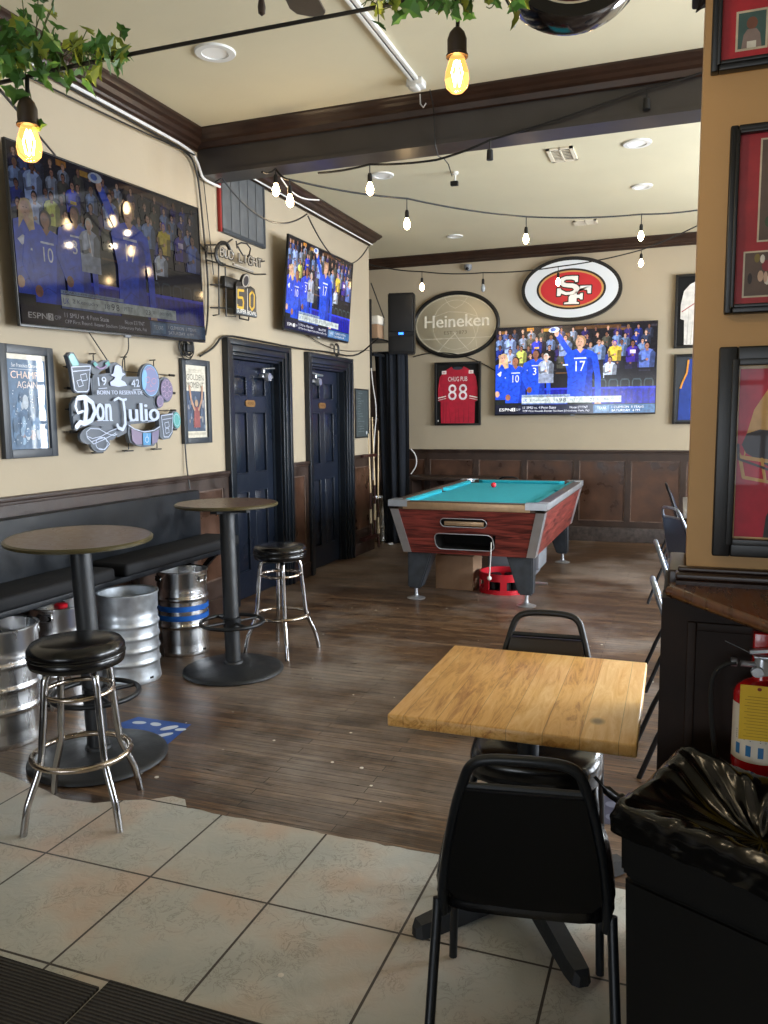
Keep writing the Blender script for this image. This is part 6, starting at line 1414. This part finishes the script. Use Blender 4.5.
# near cord with two filament bulbs
c0 = P(-40, 92, D=1.6); c1 = P(28, 76, D=1.6); c2 = P(250, 31, D=1.62); c3 = P(400, 3, D=1.6); c4 = P(455, -12, D=1.6); c5 = P(700, -60, D=1.65)
cord('string_light_cord', smooth([c0, c1, P(110, 58, D=1.6), c2, c3, c4, c5], 2), .0042, 'cable_black', 'thick black cord across the top of the view holding the two filament bulbs and ivy')
def big_bulb(x, ytop, ybulb, label, d=1.6):
    top = P(x, ytop, D=d); c = P(x+2, ybulb, D=d); o = thing('filament_bulb', label, 'light bulb', c, group='large filament bulbs')
    dz = top.z-c.z; m = MB(); m.tube(smooth([(top.x-c.x, top.y-c.y, dz), (.002, 0, dz*.6), (0, 0, .075)], 1), .0042, 8); m.build('lead', 'cable_black', o)
    m = MB(); m.lathe([(0, .088), (.008, .084), (.015, .076), (.0195, .064), (.0195, .036), (.022, .034), (.022, .030), (.0, .030)], n=24); m.build('socket', 'socket_brown', o)
    m = MB(); m.lathe([(.013, .032), (.017, .022), (.023, .002), (.0245, -.012), (.0215, -.027), (.013, -.036), (0, -.039)], n=28); m.build('glass', 'bulb_glass', o)
    m = MB()
    for k in range(4):
        a = k*PI/2; m.tube([(.004*math.cos(a), .004*math.sin(a), .022), (.010*math.cos(a+.5), .010*math.sin(a+.5), .0), (.006*math.cos(a+1), .006*math.sin(a+1), -.024)], .0016, 5)
    m.build('filament', 'filament', o); return o
mat('socket_brown', '#3a2c22', .5)
big_bulb(27, 76, 142, 'glowing amber filament bulb hanging below the ivy at upper left')
big_bulb(455, -12, 73, 'glowing amber filament bulb hanging at top centre in front of the beam')
# ivy
def ivy(label, x0, x1, n, yc, spread, dens, seed, d=1.6, name='ivy_garland'):
    rn = random.Random(seed); o = thing(name, label, 'plant', P((x0+x1)/2, yc, D=d), group='artificial ivy on the cord'); base = Vector(o.location)
    m = MB(); y = MB(); st = MB(); sp = []
    leaf = [(0, -.1), (.35, -.28), (.62, -.1), (.95, -.02), (.62, .25), (.52, .5), (.22, .55), (0, 1.0), (-.22, .55), (-.52, .5), (-.62, .25), (-.95, -.02), (-.62, -.1), (-.35, -.28)]
    for k in range(n):
        x = rn.uniform(x0, x1) if k > 6 else x0+(x1-x0)*k/6
        yy = yc+spread(x)*rn.gauss(0, 1); dd = d+rn.uniform(-.09, .09)
        p = P(x, yy, D=dd)-base; s_ = rn.uniform(.02, .034)
        R_ = Matrix.Rotation(rn.uniform(0, 2*PI), 4, 'Z') @ Matrix.Rotation(rn.uniform(.6, 2.3), 4, 'X') @ Matrix.Rotation(rn.uniform(0, 2*PI), 4, 'Z')
        R_ = Matrix.Translation(p) @ R_
        tgt = y if rn.random() < .28 else m
        C_ = tgt.bm.verts.new(R_ @ Vector((0, .1*s_, .18*s_))); V = [tgt.bm.verts.new(R_ @ Vector((a*s_, b*s_, -.1*abs(a)*s_))) for a, b in leaf]
        for i in range(len(V)): tgt.f([C_, V[i], V[(i+1) % len(V)]])
        q = P(x+rn.uniform(-18, 6), yc+rn.uniform(-8, 12), D=d)-base; st.tube(smooth([q, (q+p)/2+Vector((0, 0, rn.uniform(-.01, .02))), p], 1), .0011, 5)
    m.build('leaves', 'leaf', o); y.build('young_leaves', 'leaf_yellow', o); st.build('stems', 'stem', o); return o
ivy('dense green ivy garland hanging in the upper left corner', -45, 124, 150, 52, lambda x: 26 if x < 60 else max(5, 24-(x-60)*.30), 1, 3)
ivy('short yellow green ivy sprig along the cord at top centre', 368, 520, 34, 2, lambda x: 10, 1, 9)
# cables along the left crown and down to the television
cord('white_cable', smooth([(XL+.03, 1.5, 3.66), (XL+.03, 3.9, 3.685), (XL+.03, 5.0, 3.69), (XL+.04, 5.46, 3.68), (XL+.04, 5.545, 3.62), (XL+.05, 5.57, 3.55), (XL+.05, 5.60, 3.505), (XL+.05, 5.72, 3.50), (XL+.05, 5.85, 3.505)], 2), .011, 'cable_white', 'white cable tacked under the left crown moulding as far as the beam')
cord('black_cable', smooth([(XL+.03, 1.5, 3.64), (XL+.03, 3.9, 3.665), (XL+.03, 5.0, 3.66), (XL+.04, 5.44, 3.65), (XL+.03, 5.55, 3.56), (XL+.03, 5.585, 3.4), (XL+.03, 5.62, 3.1), (XL+.03, 5.66, 2.75), (XL+.03, 5.64, 2.45), (XL+.04, 5.58, 2.3)], 2), .008, 'cable_black', 'black cable beside the large television coming down from the crown moulding')
cord('black_cable', smooth([(XL+.02, 5.66, 3.5), (XL+.02, 5.72, 3.1), (XL+.02, 5.76, 2.8)], 2), .004, 'cable_black', 'thin black wire hanging just right of the thicker television cable')
cord('black_cable', sag((XL+.03, 1.5, 3.63), (XL+.05, 5.5, 3.65), .05), .006, 'cable_black', 'thin black wire sagging under the near part of the left crown')
cord('white_cable', smooth([(XL+.08, 6.05, 3.70), (XL+.08, 7.5, 3.70), (XL+.08, 9.2, 3.70)], 1), .007, 'cable_white', 'white cable along the bottom edge of the far left crown moulding')
cord('black_cable', [P(215, 182, D=5.3), *sag(P(240, 205, D=5.4), P(310, 222, D=5.9), -.0, 3), P(345, 235, D=6.5)][:1]+sag(P(222, 178, D=5.3), P(307, 214, D=6.1), .16, 20), .006, 'cable_black', 'black wire sagging across the grey board and the wall beyond the beam')
cord('black_cable', sag(P(308, 216, D=6.3), P(368, 247, D=8.2), .26, 20), .006, 'cable_black', 'dark wire drooping above the left wall television towards the corner')
cord('white_cable', smooth([P(281, 178, D=6.0), P(289, 190, D=6.2), P(302, 199, D=6.4), P(319, 200, D=6.7)], 2), .006, 'cable_white', 'short white cable curling over the crown behind the close pair of bulbs')
cord('black_cable', smooth([P(200, 356, X=XL+.03), P(215, 347, X=XL+.03), P(222, 334.5, X=XL+.03), P(250, 339, X=XL+.08), P(300, 349, X=XL+.08), P(330, 352, X=XL+.08), P(356, 358, X=XL+.08), P(378, 338, D=8.8)], 2), .009, 'cable_black', 'black cable lying along the tops of the two door casings')
cord('black_cable', smooth([P(300, 330, X=XL+.03), P(322, 345, X=XL+.03), P(345, 352, X=XL+.03), P(372, 350, X=XL+.06)], 2), .004, 'cable_black', 'thin wire looping under the television above the doors')
cord('black_cable', smooth([P(185, 443, X=XL+.02), P(187, 470, X=XL+.03), P(190, 489, X=XL+.05)], 1), .006, 'cable_black', 'black cord hanging from the GOLDEN MOMENT frame down to the bench back')
o = thing('cable_coil', 'tangled coil of black cable under the right end of the large television', 'cable', P(186, 348, X=XL+.04)); m = MB(); rn = random.Random(2)
for k in range(9): m.ring((rn.uniform(0, .02), rn.uniform(-.03, .03), rn.uniform(-.02, .02)), rn.uniform(.04, .10), .004, 20, 5, 'x')
m.build('loops', 'cable_black', o); m = MB(); m.box((0, -.04, -.03), (.04, .04, .03), .006); m.build('adapter', 'black_plastic', o)
o = thing('cable_coil', 'small loop of black cable under the television above the doors', 'cable', P(336, 350, X=XL+.05)); m = MB()
for k in range(4): m.ring((.003*k, 0, 0), .055+.004*k, .006, 24, 6, 'x')
m.build('loops', 'cable_black', o)
cord('white_cable', smooth([P(371, 358, Y=9.3), P(372, 380, Y=9.3), P(377, 410, Y=9.3), P(374, 440, Y=9.3), P(373, 480, Y=9.3)], 2), .006, 'cable_white', 'white cable running down the end of the left wall beside the curtain')
cord('white_cable', smooth([P(411, 449, Y=YB-.08), P(416, 455, Y=YB-.08), P(417, 465, Y=YB-.08), P(411, 474, Y=YB-.08)], 2), .009, 'cable_white', 'short white cable loop on the back wall just right of the curtain')
cord('black_cable', sag(P(413, 357, Y=YB-.02), P(497, 372, Y=YB-.03), -.14, 14), .007, 'cable_black', 'black cable running from the loudspeaker over the 88 jersey to the back television')
cord('black_cable', [P(371, 283, D=9.2), P(384, 318, D=9.2)], .007, 'cable_black', 'thin strut cable running down to the black loudspeaker')
cord('black_cable', smooth([P(430, 90, D=5.1), P(434, 110, Y=BY0-.03), P(435, 155, Y=BY0-.03), P(447, 160, Y=BY1+.1), P(452, 176, Y=BY1+.3)], 1), .004, 'cable_black', 'thin wire dropping from the white trunking over the beam')
cord('black_cable', [P(0, 90, D=1.9), P(55, 155, D=3.2)], .004, 'cable_black', 'thin slanting wire behind the ivy at upper left')

# round hanging sign near the ceiling (only its lower rim reaches into view)
sc_ = P(572, -52, D=2.45)
o = thing('round_sign', 'round black rimmed sign with a dark red face hanging at the top edge', 'sign', sc_, math.radians(14))
Rr = .232
m = MB(); m.lathe([(Rr*.86, .05), (Rr, .05), (Rr+.004, .03), (Rr+.004, -.06), (Rr, -.075), (Rr*.86, -.075), (Rr*.84, -.05), (0, -.05), (0, .05), (Rr*.86, .05)], axis='y', n=72); m.build('rim', 'sign_rim', o, angle=35) if 'sign_rim' in M else (mat('sign_rim', '#101014', .12, coat=.6), m.build('rim', 'sign_rim', o, angle=35))
f = Flat(.0002); f.poly(oval(60, Rr*.80, Rr*.80), '#e6dcc0'); f.poly(oval(60, Rr*.77, Rr*.77), '#5a1a20'); f.poly(oval(60, Rr*.55, Rr*.55), '#3a1216'); f.build('face', 'sign_print', o, T=Matrix.Translation((0, -.052, 0)))
m = MB()
for s_ in (-1, 1): m.tube([(s_*.1, 0, Rr*.9), (s_*.1, 0, CEIL-sc_.z)], .004, 6)
m.build('hanging_chain', 'blackmetal', o)

# ============================================================ LIGHT
def area(name, loc, rot, sx, sy, e, col):
    l = bpy.data.lights.new(name, 'AREA'); l.shape = 'RECTANGLE'; l.size = sx; l.size_y = sy; l.energy = e; l.color = col
    o = bpy.data.objects.new(name, l); COL.objects.link(o); o.location = loc; o.rotation_euler = rot; return o
DAY = (.86, .93, 1.0)
for i, (a, b) in enumerate(RW): area('window_daylight', (XR+.25, (a+b)/2, 1.9), (0, math.radians(90), 0), 2.1, b-a, (250, 330, 380)[i], DAY)
for i, (a, b) in enumerate(FW): area('window_daylight', ((a+b)/2, YF-.25, 1.7), (math.radians(90), 0, 0), b-a, 2.0, (110, 50, 8)[i], DAY)
area('window_daylight', ((BWN[0]+BWN[1])/2, YB+.25, 1.95), (math.radians(-90), 0, 0), BWN[1]-BWN[0], 2.0, 330, DAY)
def spot(x, y, e, col=(1, .87, .68)):
    l = bpy.data.lights.new('downlight_lamp', 'AREA'); l.shape = 'DISK'; l.size = .16; l.energy = e; l.color = col; l.spread = math.radians(150)
    o = bpy.data.objects.new('downlight_lamp', l); COL.objects.link(o); o.location = (x, y, CEIL-.02); return o
WU = (1, .80, .52)
def pt(p, e, r=.03):
    l = bpy.data.lights.new('bulb_glow', 'POINT'); l.energy = e; l.color = WU; l.shadow_soft_size = r
    o = bpy.data.objects.new('bulb_glow', l); COL.objects.link(o); o.location = p; return o
for o in [o for o in bpy.data.objects if o.name.startswith('filament_bulb')]: pt(o.location-Vector((0, 0, .055)), 5.5, .02)
for t_ in (t1, t2, t3): pt(t_-Vector((0, 0, .34)), 2.0, .02)
w = bpy.data.worlds.new('world'); SC.world = w; w.use_nodes = True
w.node_tree.nodes['Background'].inputs[0].default_value = (.75, .85, 1, 1); w.node_tree.nodes['Background'].inputs[1].default_value = 2.5
